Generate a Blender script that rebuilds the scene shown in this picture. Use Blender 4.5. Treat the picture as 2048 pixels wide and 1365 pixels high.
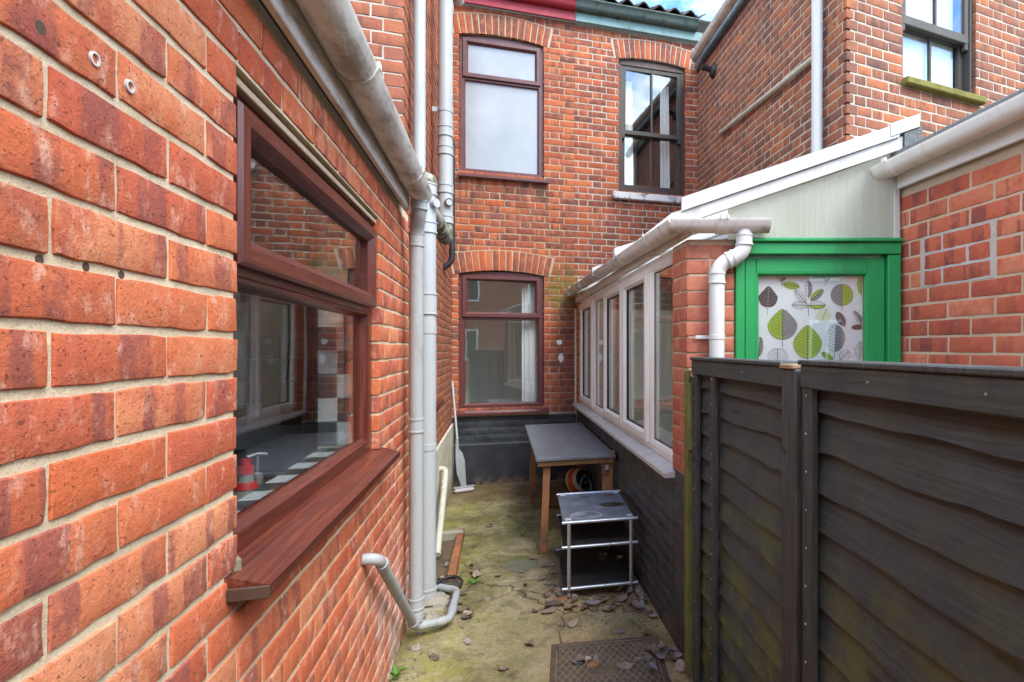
import bpy, math, random
from mathutils import Vector, Matrix, Euler
R = random.Random(11)
scene = bpy.context.scene
COL = scene.collection
for o in list(bpy.data.objects): bpy.data.objects.remove(o)

# ------------------------------------------------------------------ camera
F, XP, YH, CAMH = 1060.0, 1300.0, 698.0, 1.53          # pixels of the 2048 px photograph
TH = math.atan(300 / 1060.0); CT, ST = math.cos(TH), math.sin(TH)
cam = bpy.data.cameras.new('camera'); camo = bpy.data.objects.new('camera', cam); COL.objects.link(camo)
cam.sensor_width = 36; cam.lens = F / 2048 * 36
cam.shift_x = -(XP - 1024) / 2048; cam.shift_y = (YH - 682.5) / 2048
cam.clip_start = .02; cam.clip_end = 500
camo.location = (0, 0, CAMH); camo.rotation_euler = (math.pi / 2, 0, -TH)
scene.camera = camo
scene.render.resolution_x, scene.render.resolution_y = 1024, 682
scene.view_settings.view_transform = 'Standard'; scene.view_settings.look = 'None'
scene.view_settings.gamma = 1; scene.view_settings.exposure = 2.25
scene.view_settings.use_curve_mapping = False
scene.cycles.max_bounces = 7; scene.cycles.diffuse_bounces = 4; scene.cycles.glossy_bounces = 3; scene.cycles.transparent_max_bounces = 12; scene.cycles.sample_clamp_indirect = 4

def ray(x, y):
    s = (x - XP) / F; return (s * CT + ST, CT - s * ST, -(y - YH) / F)
def onX(x, y, X): r = ray(x, y); t = X / r[0]; return Vector((X, r[1] * t, CAMH + r[2] * t))
def onY(x, y, Y): r = ray(x, y); t = Y / r[1]; return Vector((r[0] * t, Y, CAMH + r[2] * t))
def onZ(x, y, Z=0): r = ray(x, y); t = (Z - CAMH) / r[2]; return Vector((r[0] * t, r[1] * t, Z))
def proj(p):
    zc = p[0] * ST + p[1] * CT
    if zc < .05: return None
    u = p[0] * CT - p[1] * ST
    return XP + F * u / zc, YH - F * (p[2] - CAMH) / zc

# ------------------------------------------------------------------ node helpers
class NT:
    def __init__(s, tree): s.t = tree; tree.nodes.clear()
    def n(s, typ, ins=None, **props):
        nd = s.t.nodes.new(typ)
        for k, v in props.items(): setattr(nd, k, v)
        for k, v in (ins or {}).items(): s.set(nd.inputs[k], v)
        return nd
    def set(s, sock, v):
        if isinstance(v, bpy.types.NodeSocket): s.t.links.new(v, sock)
        else:
            if sock.type == 'RGBA' and len(v) == 3: v = (*v, 1)
            sock.default_value = v
    def math(s, op, a, b=0.0, clamp=False):
        nd = s.n('ShaderNodeMath', {0: a, 1: b}, operation=op); nd.use_clamp = clamp; return nd.outputs[0]
    def vmath(s, op, a, b=(0, 0, 0)):
        return s.n('ShaderNodeVectorMath', {0: a, 1: b}, operation=op).outputs[0]
    def mix(s, f, a, b, blend='MIX'):
        nd = s.t.nodes.new('ShaderNodeMix'); nd.data_type = 'RGBA'; nd.blend_type = blend
        s.set(nd.inputs[0], f); s.set(nd.inputs[6], a); s.set(nd.inputs[7], b); return nd.outputs[2]
    def noise(s, vec, scale, detail=4, rough=.55, dist=0.0, dim='3D'):
        nd = s.n('ShaderNodeTexNoise', {'Scale': scale, 'Detail': detail, 'Roughness': rough, 'Distortion': dist}, noise_dimensions=dim)
        s.set(nd.inputs['W' if dim == '1D' else 'Vector'], vec); return nd.outputs[0]
    def voro(s, vec, scale, feature='F1'):
        nd = s.n('ShaderNodeTexVoronoi', {'Vector': vec, 'Scale': scale}, feature=feature); return nd.outputs[0]
    def ramp(s, f, stops, interp='LINEAR'):
        nd = s.n('ShaderNodeValToRGB', {0: f}); cr = nd.color_ramp; cr.interpolation = interp
        while len(cr.elements) < len(stops): cr.elements.new(.5)
        for e, (p, c) in zip(cr.elements, stops):
            e.position = p; e.color = (*c, 1) if not isinstance(c, (int, float)) else (c, c, c, 1)
        return nd.outputs[0]
    def step(s, v, a, b):           # smooth map a..b -> 0..1
        nd = s.n('ShaderNodeMapRange', {0: v, 1: a, 2: b, 3: 0.0, 4: 1.0}, interpolation_type='SMOOTHSTEP'); return nd.outputs[0]
    def scale(s, vec, sc): return s.vmath('MULTIPLY', vec, sc)
    def pos(s): return s.n('ShaderNodeNewGeometry').outputs['Position']
    def nrm(s): return s.n('ShaderNodeNewGeometry').outputs['Normal']
    def obj(s): return s.n('ShaderNodeTexCoord').outputs['Object']
    def xyz(s, v): nd = s.n('ShaderNodeSeparateXYZ', {0: v}); return nd.outputs[0], nd.outputs[1], nd.outputs[2]
    def comb(s, x, y, z): return s.n('ShaderNodeCombineXYZ', {0: x, 1: y, 2: z}).outputs[0]
    def rnd(s): return s.n('ShaderNodeObjectInfo').outputs['Random']
    def bump(s, h, strength=.5, dist=.005):
        return s.n('ShaderNodeBump', {'Height': h, 'Strength': strength, 'Distance': dist}).outputs[0]
    def out(s, surf): s.n('ShaderNodeOutputMaterial', {'Surface': surf})
    def pbr(s, color, rough=.6, bump=None, metal=0.0, spec=.5, **kw):
        ins = {'Base Color': color, 'Roughness': rough, 'Metallic': metal, 'Specular IOR Level': spec}
        if bump is not None: ins['Normal'] = bump
        ins.update(kw); nd = s.n('ShaderNodeBsdfPrincipled', ins); s.out(nd.outputs[0]); return nd
MATS = {}
def mat(name):
    def deco(fn):
        m = bpy.data.materials.new(name); m.use_nodes = True; fn(NT(m.node_tree)); MATS[name] = m; return fn
    return deco

# ------------------------------------------------------------------ world + sun
SUN_EL, SUN_AZ = math.radians(50), math.radians(150)      # azimuth clockwise from +Y: light comes over the camera's right shoulder
w = bpy.data.worlds.new('World'); scene.world = w; w.use_nodes = True
T = NT(w.node_tree)
sky = T.n('ShaderNodeTexSky', sky_type='NISHITA', sun_disc=False, sun_elevation=SUN_EL, sun_rotation=SUN_AZ, air_density=1.0, dust_density=.6)
dirv = T.n('ShaderNodeTexCoord').outputs['Generated']
dx, dy, dz = T.xyz(dirv)
zz = T.math('ADD', T.math('MAXIMUM', dz, 0.0), .22)
cp = T.comb(T.math('DIVIDE', dx, zz), T.math('DIVIDE', dy, zz), 0.0)
cl = T.noise(T.vmath('ADD', cp, (1.04, 5.1, 0)), 1.5, 8, .6, .3)
cov = T.math('MULTIPLY', T.step(cl, .43, .60), T.step(dz, -.02, .02))
cloudc = T.mix(T.noise(cp, 3.0, 4), (6.85, 7.1, 6.95), (9.7, 9.95, 9.7))
skyc = T.mix(1.0, sky.outputs[0], (.42, .69, .98), 'MULTIPLY')
bg = T.n('ShaderNodeBackground', {'Color': T.mix(cov, skyc, cloudc), 'Strength': .145})
T.n('ShaderNodeOutputWorld', {'Surface': bg.outputs[0]})
sl = bpy.data.lights.new('sun', 'SUN'); sl.energy = 1.25; sl.angle = math.radians(35); sl.color = (1, .985, .90)
so = bpy.data.objects.new('sun', sl); COL.objects.link(so)
sd = Vector((math.sin(SUN_AZ) * math.cos(SUN_EL), math.cos(SUN_AZ) * math.cos(SUN_EL), math.sin(SUN_EL)))
so.rotation_euler = (-sd).to_track_quat('-Z', 'Y').to_euler()

# ------------------------------------------------------------------ materials
def brick_mat(name, pal, stripe, stripe_amt, pale, pale_amt, soot, bumps=.6, extra=None, spot=.5):
    m = bpy.data.materials.new(name); m.use_nodes = True; T = NT(m.node_tree)
    at = T.n('ShaderNodeAttribute', attribute_name='brnd', attribute_type='GEOMETRY').outputs['Fac']
    r = T.math('FRACT', T.math('ADD', T.rnd(), at))
    r2 = T.math('FRACT', T.math('MULTIPLY', r, 17.37)); r3 = T.math('FRACT', T.math('MULTIPLY', r, 91.7))
    p = T.vmath('ADD', T.pos(), T.comb(T.math('MULTIPLY', r, 13.0), T.math('MULTIPLY', r2, 9.0), T.math('MULTIPLY', r3, 7.0)))
    uv = T.n('ShaderNodeUVMap').outputs[0]; ux, uy, _ = T.xyz(uv)
    n = len(pal); col = T.ramp(r2, [(i / (n - 1), c) for i, c in enumerate(pal)])
    col = T.mix(T.step(T.noise(p, 14, 5, .6), .42, .72), col, T.mix(r3, pal[0], pal[-1]))
    # kiln bands across the face
    sx = T.math('ADD', T.math('MULTIPLY', ux, 13.0), T.math('MULTIPLY', r, 211.0))
    sx = T.math('ADD', sx, T.math('MULTIPLY', T.math('SUBTRACT', T.noise(p, 30, 4, .7), .5), .34))
    band = T.step(T.noise(sx, 1.0, 1, .4, 0, '1D'), .50, .555)
    band = T.math('MULTIPLY', band, T.math('MULTIPLY', T.step(T.noise(p, 16, 5, .7), .28, .6), stripe_amt))
    band = T.math('MULTIPLY', band, T.step(r3, .2, .55))
    col = T.mix(band, col, stripe)
    pl = T.math('MULTIPLY', T.step(T.noise(T.scale(p, (1, 1, .6)), 30, 6, .7), .52, .74), pale_amt)
    col = T.mix(pl, col, pale)
    fine = T.noise(p, 260, 5, .75); mid = T.noise(p, 60, 5, .7)
    pits = T.math('MAXIMUM', T.step(T.noise(p, 150, 4, .65), .62, .69), T.step(T.noise(T.scale(p, (60, 60, 150)), 1.0, 4, .7), .64, .72))
    col = T.mix(T.math('MULTIPLY', pits, spot), col, T.mix(.5, stripe, (.03, .012, .01)))
    col = T.mix(.34, col, T.ramp(fine, [(.25, (.25, .25, .25)), (.75, (.8, .8, .8))]), 'OVERLAY')
    col = T.mix(.3, col, T.ramp(mid, [(.3, (.3, .3, .3)), (.7, (.72, .72, .72))]), 'OVERLAY')
    P = T.pos()
    st = T.math('MULTIPLY', T.step(T.noise(T.scale(P, (1, 1, .5)), 2.6, 6, .65), .5, .74), soot)
    col = T.mix(st, col, (.055, .04, .035))
    if extra: col = extra(T, P, col)
    hgt = T.math('SUBTRACT', T.math('ADD', T.math('MULTIPLY', mid, .8), T.math('MULTIPLY', fine, .45)), T.math('MULTIPLY', pits, .55))
    T.pbr(col, T.ramp(mid, [(.3, .78), (.7, .95)]), T.bump(hgt, bumps, .004), spec=.25)
    MATS[name] = m; return m
def efflo(T, P, col):        # white salts low on the wall, green at the foot
    x, y, z = T.xyz(P)
    m = T.math('MULTIPLY', T.step(y, 1.9, 2.35), T.math('SUBTRACT', 1.0, T.step(z, .25, .78)))
    m = T.math('MULTIPLY', m, T.step(T.noise(T.scale(P, (1, 1, .45)), 7, 6, .7), .38, .62))
    col = T.mix(T.math('MULTIPLY', m, .62), col, (.62, .5, .45))
    g = T.math('MULTIPLY', T.math('SUBTRACT', 1.0, T.step(z, .0, .2)), T.step(T.noise(P, 12, 5), .42, .6))
    return T.mix(T.math('MULTIPLY', g, .7), col, (.11, .12, .03))
def moss_back(T, P, col):
    x, y, z = T.xyz(P)
    d = T.vmath('SUBTRACT', P, (.74, 6.3, 2.22)); dd = T.n('ShaderNodeVectorMath', {0: T.scale(d, (1.0, 1, .9))}, operation='LENGTH').outputs['Value']
    m = T.math('MULTIPLY', T.math('SUBTRACT', 1.0, T.step(dd, .08, .36)), T.step(T.noise(P, 16, 5), .33, .6))
    col = T.mix(T.math('MULTIPLY', m, .8), col, (.16, .16, .02))
    low = T.math('MULTIPLY', T.math('SUBTRACT', 1.0, T.step(z, 1.6, 3.0)), T.step(x, .5, .8))
    col = T.mix(T.math('MULTIPLY', low, .35), col, (.13, .06, .045))
    def under(xa, xb, zt, ln, amt, col):          # rain streaks below the sills
        m = T.math('MULTIPLY', T.math('MULTIPLY', T.step(x, xa - .05, xa + .03), T.math('SUBTRACT', 1.0, T.step(x, xb - .03, xb + .05))),
                   T.math('MULTIPLY', T.step(z, zt - ln, zt), T.math('SUBTRACT', 1.0, T.step(z, zt, zt + .02))))
        m = T.math('MULTIPLY', m, T.step(T.noise(T.scale(P, (1, 1, .12)), 16, 5, .7), .4, .66))
        return T.mix(T.math('MULTIPLY', m, amt), col, (.05, .038, .032))
    col = under(-.46, .55, 3.46, .7, .7, col); col = under(1.3, 2.4, 3.34, .6, .7, col); col = under(-.5, 2.4, 5.4, .35, .5, col)
    # old lime splashes
    s1 = T.step(T.noise(T.vmath('ADD', P, (3, 0, 0)), 26, 5, .7), .68, .74)
    return T.mix(T.math('MULTIPLY', s1, .55), col, (.55, .47, .38))
brick_mat('brick_new', [(.50, .116, .044), (.57, .168, .072), (.43, .088, .04), (.61, .235, .115), (.53, .138, .057), (.44, .097, .052)], (.26, .075, .06), .85,
          (.66, .37, .26), .9, .06, 1.0, efflo, .6)
brick_mat('brick_old', [(.38, .084, .032), (.13, .05, .042), (.45, .12, .045), (.22, .068, .045), (.41, .092, .034), (.17, .064, .05), (.31, .09, .055), (.47, .14, .055)], (.10, .05, .042), .6,
          (.46, .25, .15), .35, .4, .8, moss_back)
brick_mat('brick_wing', [(.29, .098, .052), (.17, .072, .052), (.38, .12, .05), (.22, .083, .056), (.42, .135, .05), (.15, .068, .05)], (.11, .055, .045), .7,
          (.42, .24, .15), .35, .42, .8)
brick_mat('brick_wing_left', [(.33, .10, .05), (.22, .078, .048), (.40, .13, .055), (.27, .085, .048)], (.1, .042, .035), .5,
          (.42, .2, .12), .3, .3, .8)
brick_mat('brick_neighbour', [(.44, .11, .055), (.31, .066, .044), (.52, .18, .1), (.40, .09, .05)], (.18, .048, .042), .8,
          (.5, .22, .13), .35, .05, .5)
brick_mat('brick_pier', [(.42, .14, .08), (.33, .092, .058), (.48, .19, .11)], (.15, .05, .045), .4, (.46, .22, .14), .35, .1, .5)
brick_mat('brick_edge', [(.34, .13, .05), (.27, .10, .042)], (.12, .06, .035), .5, (.3, .24, .1), .7, .75, .8)

def mortar_mat(name, c0, c1, moss=0.0, extra=None):
    m = bpy.data.materials.new(name); m.use_nodes = True; T = NT(m.node_tree); p = T.pos()
    a, b = T.noise(p, 5, 5), T.noise(p, 330, 4, .8)
    col = T.mix(T.step(a, .35, .7), c0, c1)
    col = T.mix(.35, col, T.ramp(b, [(.3, (.2, .2, .2)), (.7, (.8, .8, .8))]), 'OVERLAY')
    if moss:
        col = T.mix(T.math('MULTIPLY', T.step(T.noise(p, 9, 6, .7), .54, .68), moss), col, (.17, .16, .045))
    if extra: col = extra(T, p, col)
    T.pbr(col, .92, T.bump(T.math('ADD', T.math('MULTIPLY', b, .5), T.noise(p, 70, 4)), .9, .004), spec=.2)
    MATS[name] = m
mortar_mat('mortar_new', (.64, .53, .37), (.53, .43, .29), .28, efflo)
mortar_mat('mortar_old', (.46, .36, .25), (.36, .28, .19), .15, moss_back)
mortar_mat('mortar_white', (.47, .42, .34), (.35, .30, .24), .2)
mortar_mat('mortar_tan', (.5, .38, .27), (.42, .32, .22), .05)
mortar_mat('mortar_grey', (.44, .40, .37), (.36, .32, .30))

@mat('black_paint')
def _(T):
    p = T.pos(); a = T.noise(p, 5, 6, .65); b = T.noise(p, 120, 4, .7)
    col = T.mix(T.step(a, .35, .7), (.024, .026, .030), (.050, .053, .060))
    x, y, z = T.xyz(p)
    g = T.math('MULTIPLY', T.math('SUBTRACT', 1.0, T.step(z, .0, .22)), T.step(T.noise(p, 9, 5), .42, .62))
    col = T.mix(T.math('MULTIPLY', g, .55), col, (.1, .075, .04))
    col = T.mix(T.math('MULTIPLY', T.step(T.noise(p, 40, 5, .75), .69, .73), .6), col, (.2, .19, .18))
    T.pbr(col, T.ramp(a, [(.3, .3), (.7, .52)]), T.bump(T.math('ADD', T.noise(p, 45, 5), T.math('MULTIPLY', b, .4)), .55, .004), spec=.45)
@mat('black_render')
def _(T):
    p = T.pos(); a = T.noise(p, 4, 6, .65); b = T.noise(p, 90, 4, .7)
    col = T.mix(T.step(a, .35, .7), (.02, .021, .026), (.042, .043, .05))
    x, y, z = T.xyz(p)
    g = T.math('MULTIPLY', T.math('SUBTRACT', 1.0, T.step(z, .0, .12)), T.step(T.noise(p, 11, 5), .42, .6))
    col = T.mix(T.math('MULTIPLY', g, .8), col, (.18, .11, .07))
    T.pbr(col, .6, T.bump(T.math('ADD', T.noise(p, 25, 5), T.math('MULTIPLY', b, .5)), .5, .004), spec=.4)
@mat('cream_render')
def _(T):
    p = T.pos(); a = T.noise(p, 6, 6, .65)
    col = T.mix(T.step(a, .4, .7), (.58, .53, .43), (.4, .34, .24)); x, y, z = T.xyz(p)
    col = T.mix(T.math('MULTIPLY', T.math('SUBTRACT', 1.0, T.step(z, .0, .25)), .7), col, (.2, .16, .09))
    T.pbr(col, .9, T.bump(T.noise(p, 60, 5), .5, .004))

def plastic(name, base, dirt, amt, rough=.38, streak=(1, 1, .25), dirt2=None, lo=.48, hi=.72):
    m = bpy.data.materials.new(name); m.use_nodes = True; T = NT(m.node_tree); p = T.pos()
    a = T.noise(T.scale(p, streak), 9, 7, .7); b = T.noise(p, 45, 5, .7)
    col = T.mix(T.math('MULTIPLY', T.step(a, lo, hi), amt), base, dirt)
    col = T.mix(T.math('MULTIPLY', T.step(b, .62, .7), amt * .7), col, dirt2 or dirt)
    T.pbr(col, T.ramp(a, [(.35, rough), (.7, min(1, rough + .25))]), T.bump(T.noise(p, 30, 4), .08, .003), spec=.45)
    MATS[name] = m
plastic('upvc_white', (.50, .49, .465), (.26, .23, .18), .55, .36)
plastic('upvc_frame', (.76, .75, .71), (.42, .33, .25), .4, .3)
plastic('upvc_pipe', (.53, .53, .52), (.42, .39, .33), .35, .3)
plastic('gutter_dirty', (.62, .59, .53), (.2, .155, .11), .75, .5, (1, .5, 2.2), (.1, .11, .04), .43, .66)
plastic('gutter_fence', (.62, .59, .54), (.16, .13, .09), .6, .5, (1, 1, 1), (.12, .12, .06), .47, .72)
plastic('patch_grey', (.15, .14, .085), (.095, .09, .05), .9, .9, (1, 1, 1))
plastic('fascia_white', (.62, .6, .55), (.16, .12, .08), .75, .6, (1, .35, 1.5))
plastic('pipe_grey', (.35, .36, .365), (.26, .255, .245), .55, .42)
plastic('pipe_lower', (.31, .315, .315), (.2, .185, .155), .65, .5)
plastic('pipe_mossy', (.36, .36, .32), (.075, .075, .02), 1.0, .6, (1, 1, 1), (.05, .055, .015), .38, .58)
plastic('pipe_cream', (.46, .44, .36), (.25, .2, .1), .6, .45)
plastic('pipe_black', (.018, .018, .019), (.05, .045, .04), .5, .45)
plastic('paint_red', (.30, .018, .03), (.05, .03, .03), .6, .5, (1, 1, 1))
plastic('paint_teal', (.15, .25, .24), (.05, .07, .06), .6, .55, (1, 1, 1))
plastic('iron_gutter', (.075, .105, .09), (.035, .035, .028), .8, .7, (1, 1, 1), (.16, .15, .11))
plastic('paint_bluegrey', (.10, .14, .16), (.05, .06, .06), .6, .55, (1, 1, 1))
plastic('paint_green', (.012, .25, .065), (.012, .15, .045), .7, .36, (1, 1, .2), (.02, .07, .03))
plastic('paint_brown', (.05, .026, .017), (.1, .07, .05), .5, .45, (1, 1, .3))
plastic('wood_dark', (.05, .043, .036), (.12, .105, .085), .5, .55, (1, 1, .3))
plastic('stone_sill', (.62, .6, .57), (.09, .085, .07), .9, .8, (1, 1, 1), (.05, .05, .045), .5, .66)
plastic('sill_moss', (.17, .15, .03), (.06, .06, .015), .9, .9, (1, 1, 1))
plastic('laminate_grey', (.15, .155, .158), (.25, .255, .25), .6, .35, (1, 1, 1), (.035, .03, .02), .45, .7)
plastic('red_cap', (.6, .012, .01), (.4, .01, .01), .2, .3)
plastic('label_red', (.55, .03, .03), (.55, .03, .03), .1, .4)
plastic('label_yellow', (.7, .62, .05), (.7, .62, .05), .1, .4)
plastic('label_green', (.05, .3, .06), (.05, .3, .06), .1, .4)
plastic('ball_orange', (.5, .07, .02), (.3, .05, .02), .4, .5)
plastic('ball_black', (.012, .012, .013), (.03, .03, .03), .3, .5)
plastic('ball_white', (.6, .55, .5), (.4, .35, .3), .4, .5)
plastic('blue_plastic', (.012, .03, .28), (.01, .02, .15), .3, .4)
plastic('blue_hose', (.05, .25, .55), (.04, .15, .35), .3, .35)
plastic('mop_grey', (.27, .28, .28), (.17, .17, .17), .4, .4)
plastic('mop_pole', (.38, .38, .37), (.3, .12, .03), .6, .4, (1, 1, 2))
plastic('mop_sponge', (.45, .38, .37), (.25, .2, .19), .7, .9, (1, 1, 1))
plastic('room_white', (.76, .74, .69), (.6, .58, .5), .3, .8)
plastic('room_cream', (.66, .6, .5), (.45, .4, .33), .3, .8)
plastic('room_dark', (.06, .055, .05), (.05, .045, .04), .3, .8)
plastic('worktop', (.05, .045, .042), (.09, .085, .08), .6, .25, (1, 1, 1))
plastic('cloth_white', (.72, .72, .7), (.6, .6, .6), .3, .9)
plastic('cement', (.27, .235, .18), (.14, .12, .075), .8, .9, (1, 1, 1), (.14, .14, .05))
plastic('felt_roof', (.09, .09, .092), (.05, .05, .05), .6, .95, (1, 1, 1))
plastic('tile_white', (.66, .69, .7), (.5, .52, .52), .3, .22)
plastic('tile_dark', (.085, .095, .1), (.14, .15, .15), .6, .25, (1, 1, 1))
plastic('grout', (.72, .72, .68), (.6, .6, .55), .3, .8)
plastic('clay_tile', (.085, .058, .05), (.05, .04, .036), .8, .9, (1, 1, 1), (.12, .12, .08))
plastic('clear_bottle', (.3, .33, .31), (.5, .53, .5), .4, .1, (1, 1, 1))
plastic('ink_dark', (.035, .035, .04), (.05, .05, .05), .2, .8)
plastic('ink_grey', (.22, .24, .25), (.26, .28, .28), .3, .8)
plastic('ink_green', (.30, .47, .025), (.38, .53, .06), .4, .8)
plastic('ink_pale', (.58, .66, .45), (.6, .66, .5), .3, .8)
plastic('blind_white', (.74, .76, .76), (.68, .7, .7), .3, .85)
@mat('granule')
def _(T):
    p = T.pos(); T.pbr(T.ramp(T.noise(p, 260, 3, .8), [(.35, (.03, .035, .035)), (.65, (.26, .27, .26))]), .95, T.bump(T.noise(p, 200, 3), 1, .006))
@mat('hole_dark')
def _(T): T.pbr((.07, .045, .03), .95)
@mat('chrome')
def _(T):
    p = T.pos(); a = T.noise(p, 40, 4)
    T.pbr(T.mix(T.step(a, .5, .75), (.5, .5, .5), (.34, .33, .32)), T.ramp(a, [(.3, .34), (.7, .48)]), metal=.75)
@mat('rust_plate')
def _(T):
    p = T.pos(); a = T.noise(p, 7, 6, .7); b = T.noise(p, 60, 5, .7)
    col = T.ramp(a, [(.3, (.05, .04, .03)), (.5, (.115, .075, .045)), (.7, (.17, .12, .06))])
    col = T.mix(T.math('MULTIPLY', T.step(b, .5, .7), .6), col, (.2, .17, .12))
    T.pbr(col, T.ramp(a, [(.3, .3), (.65, .7)]), T.bump(b, .4, .003), metal=.2)
plastic('rust_worn', (.2, .155, .1), (.1, .075, .05), .6, .5, (1, 1, 1))
def mahog(name, st):
    m = bpy.data.materials.new(name); m.use_nodes = True; T = NT(m.node_tree); p = T.pos()
    g = T.noise(T.scale(p, st), 1.0, 6, .65, .4); d = T.noise(p, 18, 5, .7)
    col = T.ramp(g, [(.3, (.04, .008, .006)), (.5, (.092, .018, .010)), (.72, (.165, .042, .02))])
    col = T.mix(T.math('MULTIPLY', T.step(d, .58, .75), .3), col, (.2, .13, .12))
    T.pbr(col, .32, T.bump(g, .12, .002), spec=.5, **{'Coat Weight': .15, 'Coat Roughness': .2}); MATS[name] = m
mahog('mahogany_y', (110, 4, 110)); mahog('mahogany_z', (110, 110, 4)); mahog('mahogany_x', (4, 110, 110))
def mahog_dull(name, st):
    m = bpy.data.materials.new(name); m.use_nodes = True; T = NT(m.node_tree); p = T.pos()
    g = T.noise(T.scale(p, st), 1.0, 5, .65, .4); d = T.noise(p, 9, 5, .7)
    col = T.ramp(g, [(.3, (.07, .02, .019)), (.6, (.115, .03, .026)), (.8, (.15, .045, .036))])
    x, y, z = T.xyz(p)
    col = T.mix(T.math('MULTIPLY', T.step(d, .45, .7), T.math('MULTIPLY', T.step(z, 3.0, 3.4), .55)), col, (.11, .075, .07))
    T.pbr(col, .42, T.bump(g, .1, .002)); MATS[name] = m
mahog_dull('frame_red_x', (4, 110, 110)); mahog_dull('frame_red_z', (110, 110, 4))
def wood(name, pal, st, rough, moss=None, low=None):
    m = bpy.data.materials.new(name); m.use_nodes = True; T = NT(m.node_tree)
    p = T.obj(); r = T.rnd(); q = T.vmath('ADD', p, T.comb(T.math('MULTIPLY', r, 7.0), T.math('MULTIPLY', r, 3.0), T.math('MULTIPLY', r, 11.0)))
    warp = T.vmath('ADD', q, T.scale(T.n('ShaderNodeTexNoise', {'Vector': q, 'Scale': 5.0}).outputs[1], (.03, .03, .03)))
    g = T.noise(T.scale(warp, st), 1.0, 7, .68, .5); d = T.noise(q, 8, 6, .7)
    col = T.ramp(g, [(.28, pal[0]), (.5, pal[1]), (.75, pal[2])])
    col = T.mix(.45, col, T.ramp(d, [(.3, (.3, .3, .3)), (.7, (.7, .7, .7))]), 'OVERLAY')
    kn = T.voro(T.vmath('MULTIPLY', q, (2.3, 2.3, 9)), 1.0); col = T.mix(T.math('MULTIPLY', T.math('SUBTRACT', 1.0, T.step(kn, .05, .13)), .7), col, tuple(c * .4 for c in pal[0]))
    P = T.pos(); x, y, z = T.xyz(P)
    if moss:
        mz = T.math('SUBTRACT', 1.0, T.step(z, moss[1], moss[2]))
        mm = T.math('MULTIPLY', T.math('ADD', T.math('MULTIPLY', mz, .75), .12), T.step(T.noise(P, 6, 6, .7), .42, .66))
        col = T.mix(T.math('MULTIPLY', mm, moss[3]), col, moss[0])
    sp = T.step(T.noise(P, 85, 3, .7), .73, .76); col = T.mix(T.math('MULTIPLY', sp, .5), col, tuple(min(1, c * 5 + .05) for c in pal[1]))
    T.pbr(col, rough, T.bump(T.math('ADD', g, T.math('MULTIPLY', T.noise(q, 150, 4), .3)), .5, .003), spec=.35); MATS[name] = m
wood('fence_wood', [(.026, .032, .036), (.042, .052, .058), (.066, .080, .088)], (3, 40, 150), .46, ((.12, .145, .02), .35, 1.3, .9))
wood('fence_post', [(.026, .029, .030), (.048, .052, .053), (.09, .095, .096)], (90, 60, 5), .6, ((.07, .08, .015), .1, .6, .5))
wood('mossy_wood', [(.07, .07, .03), (.13, .135, .05), (.2, .2, .08)], (90, 60, 5), .85, ((.17, .2, .02), 1.2, 1.9, .8))
wood('pine_leg', [(.22, .085, .032), (.33, .14, .055), (.42, .2, .09)], (70, 70, 5), .65, ((.035, .028, .02), .04, .3, .95))
wood('pine_apron', [(.14, .06, .02), (.22, .11, .035), (.26, .15, .05)], (5, 70, 70), .75, ((.06, .07, .012), .5, .9, .9))
wood('old_plank', [(.12, .07, .035), (.2, .12, .06), (.26, .17, .09)], (5, 70, 70), .8)
wood('handle_wood', [(.2, .13, .08), (.3, .2, .12), (.4, .3, .2)], (70, 70, 5), .6)

@mat('glass')
def _(T):
    g = T.n('ShaderNodeNewGeometry'); d = T.n('ShaderNodeVectorMath', {0: g.outputs['Incoming'], 1: g.outputs['Normal']}, operation='DOT_PRODUCT').outputs['Value']
    c = T.math('SUBTRACT', 1.0, T.math('ABSOLUTE', d)); c5 = T.math('POWER', c, 5.0)
    f = T.math('ADD', T.math('MULTIPLY', c5, .88), .125, True)
    gl = T.n('ShaderNodeBsdfGlossy', {'Color': (.97, .98, .98), 'Roughness': .012, 'Normal': T.bump(T.noise(T.pos(), 1.6, 2), .06, .02)})
    tr = T.n('ShaderNodeBsdfTransparent', {'Color': (.96, .975, .97)})
    T.out(T.n('ShaderNodeMixShader', {0: f, 1: tr.outputs[0], 2: gl.outputs[0]}).outputs[0])
@mat('glass_obscured')
def _(T):
    a = T.noise(T.pos(), 2.2, 5, .6)
    T.pbr(T.mix(T.step(a, .3, .75), (.29, .31, .325), (.36, .375, .39)), .16, None, spec=.6)
@mat('polycarb')
def _(T):
    p = T.pos(); a = T.noise(T.scale(p, (1, 1, .2)), 10, 5, .6)
    tr = T.n('ShaderNodeBsdfTranslucent', {'Color': (.93, .93, .89)}); df = T.n('ShaderNodeBsdfPrincipled', {'Base Color': T.mix(T.step(a, .4, .7), (.6, .59, .53), (.48, .46, .4)), 'Roughness': .25})
    mx = T.n('ShaderNodeMixShader', {0: .28, 1: tr.outputs[0], 2: df.outputs[0]}); tp = T.n('ShaderNodeBsdfTransparent', {'Color': (.9, .9, .86)})
    T.out(T.n('ShaderNodeMixShader', {0: .3, 1: mx.outputs[0], 2: tp.outputs[0]}).outputs[0])
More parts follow.
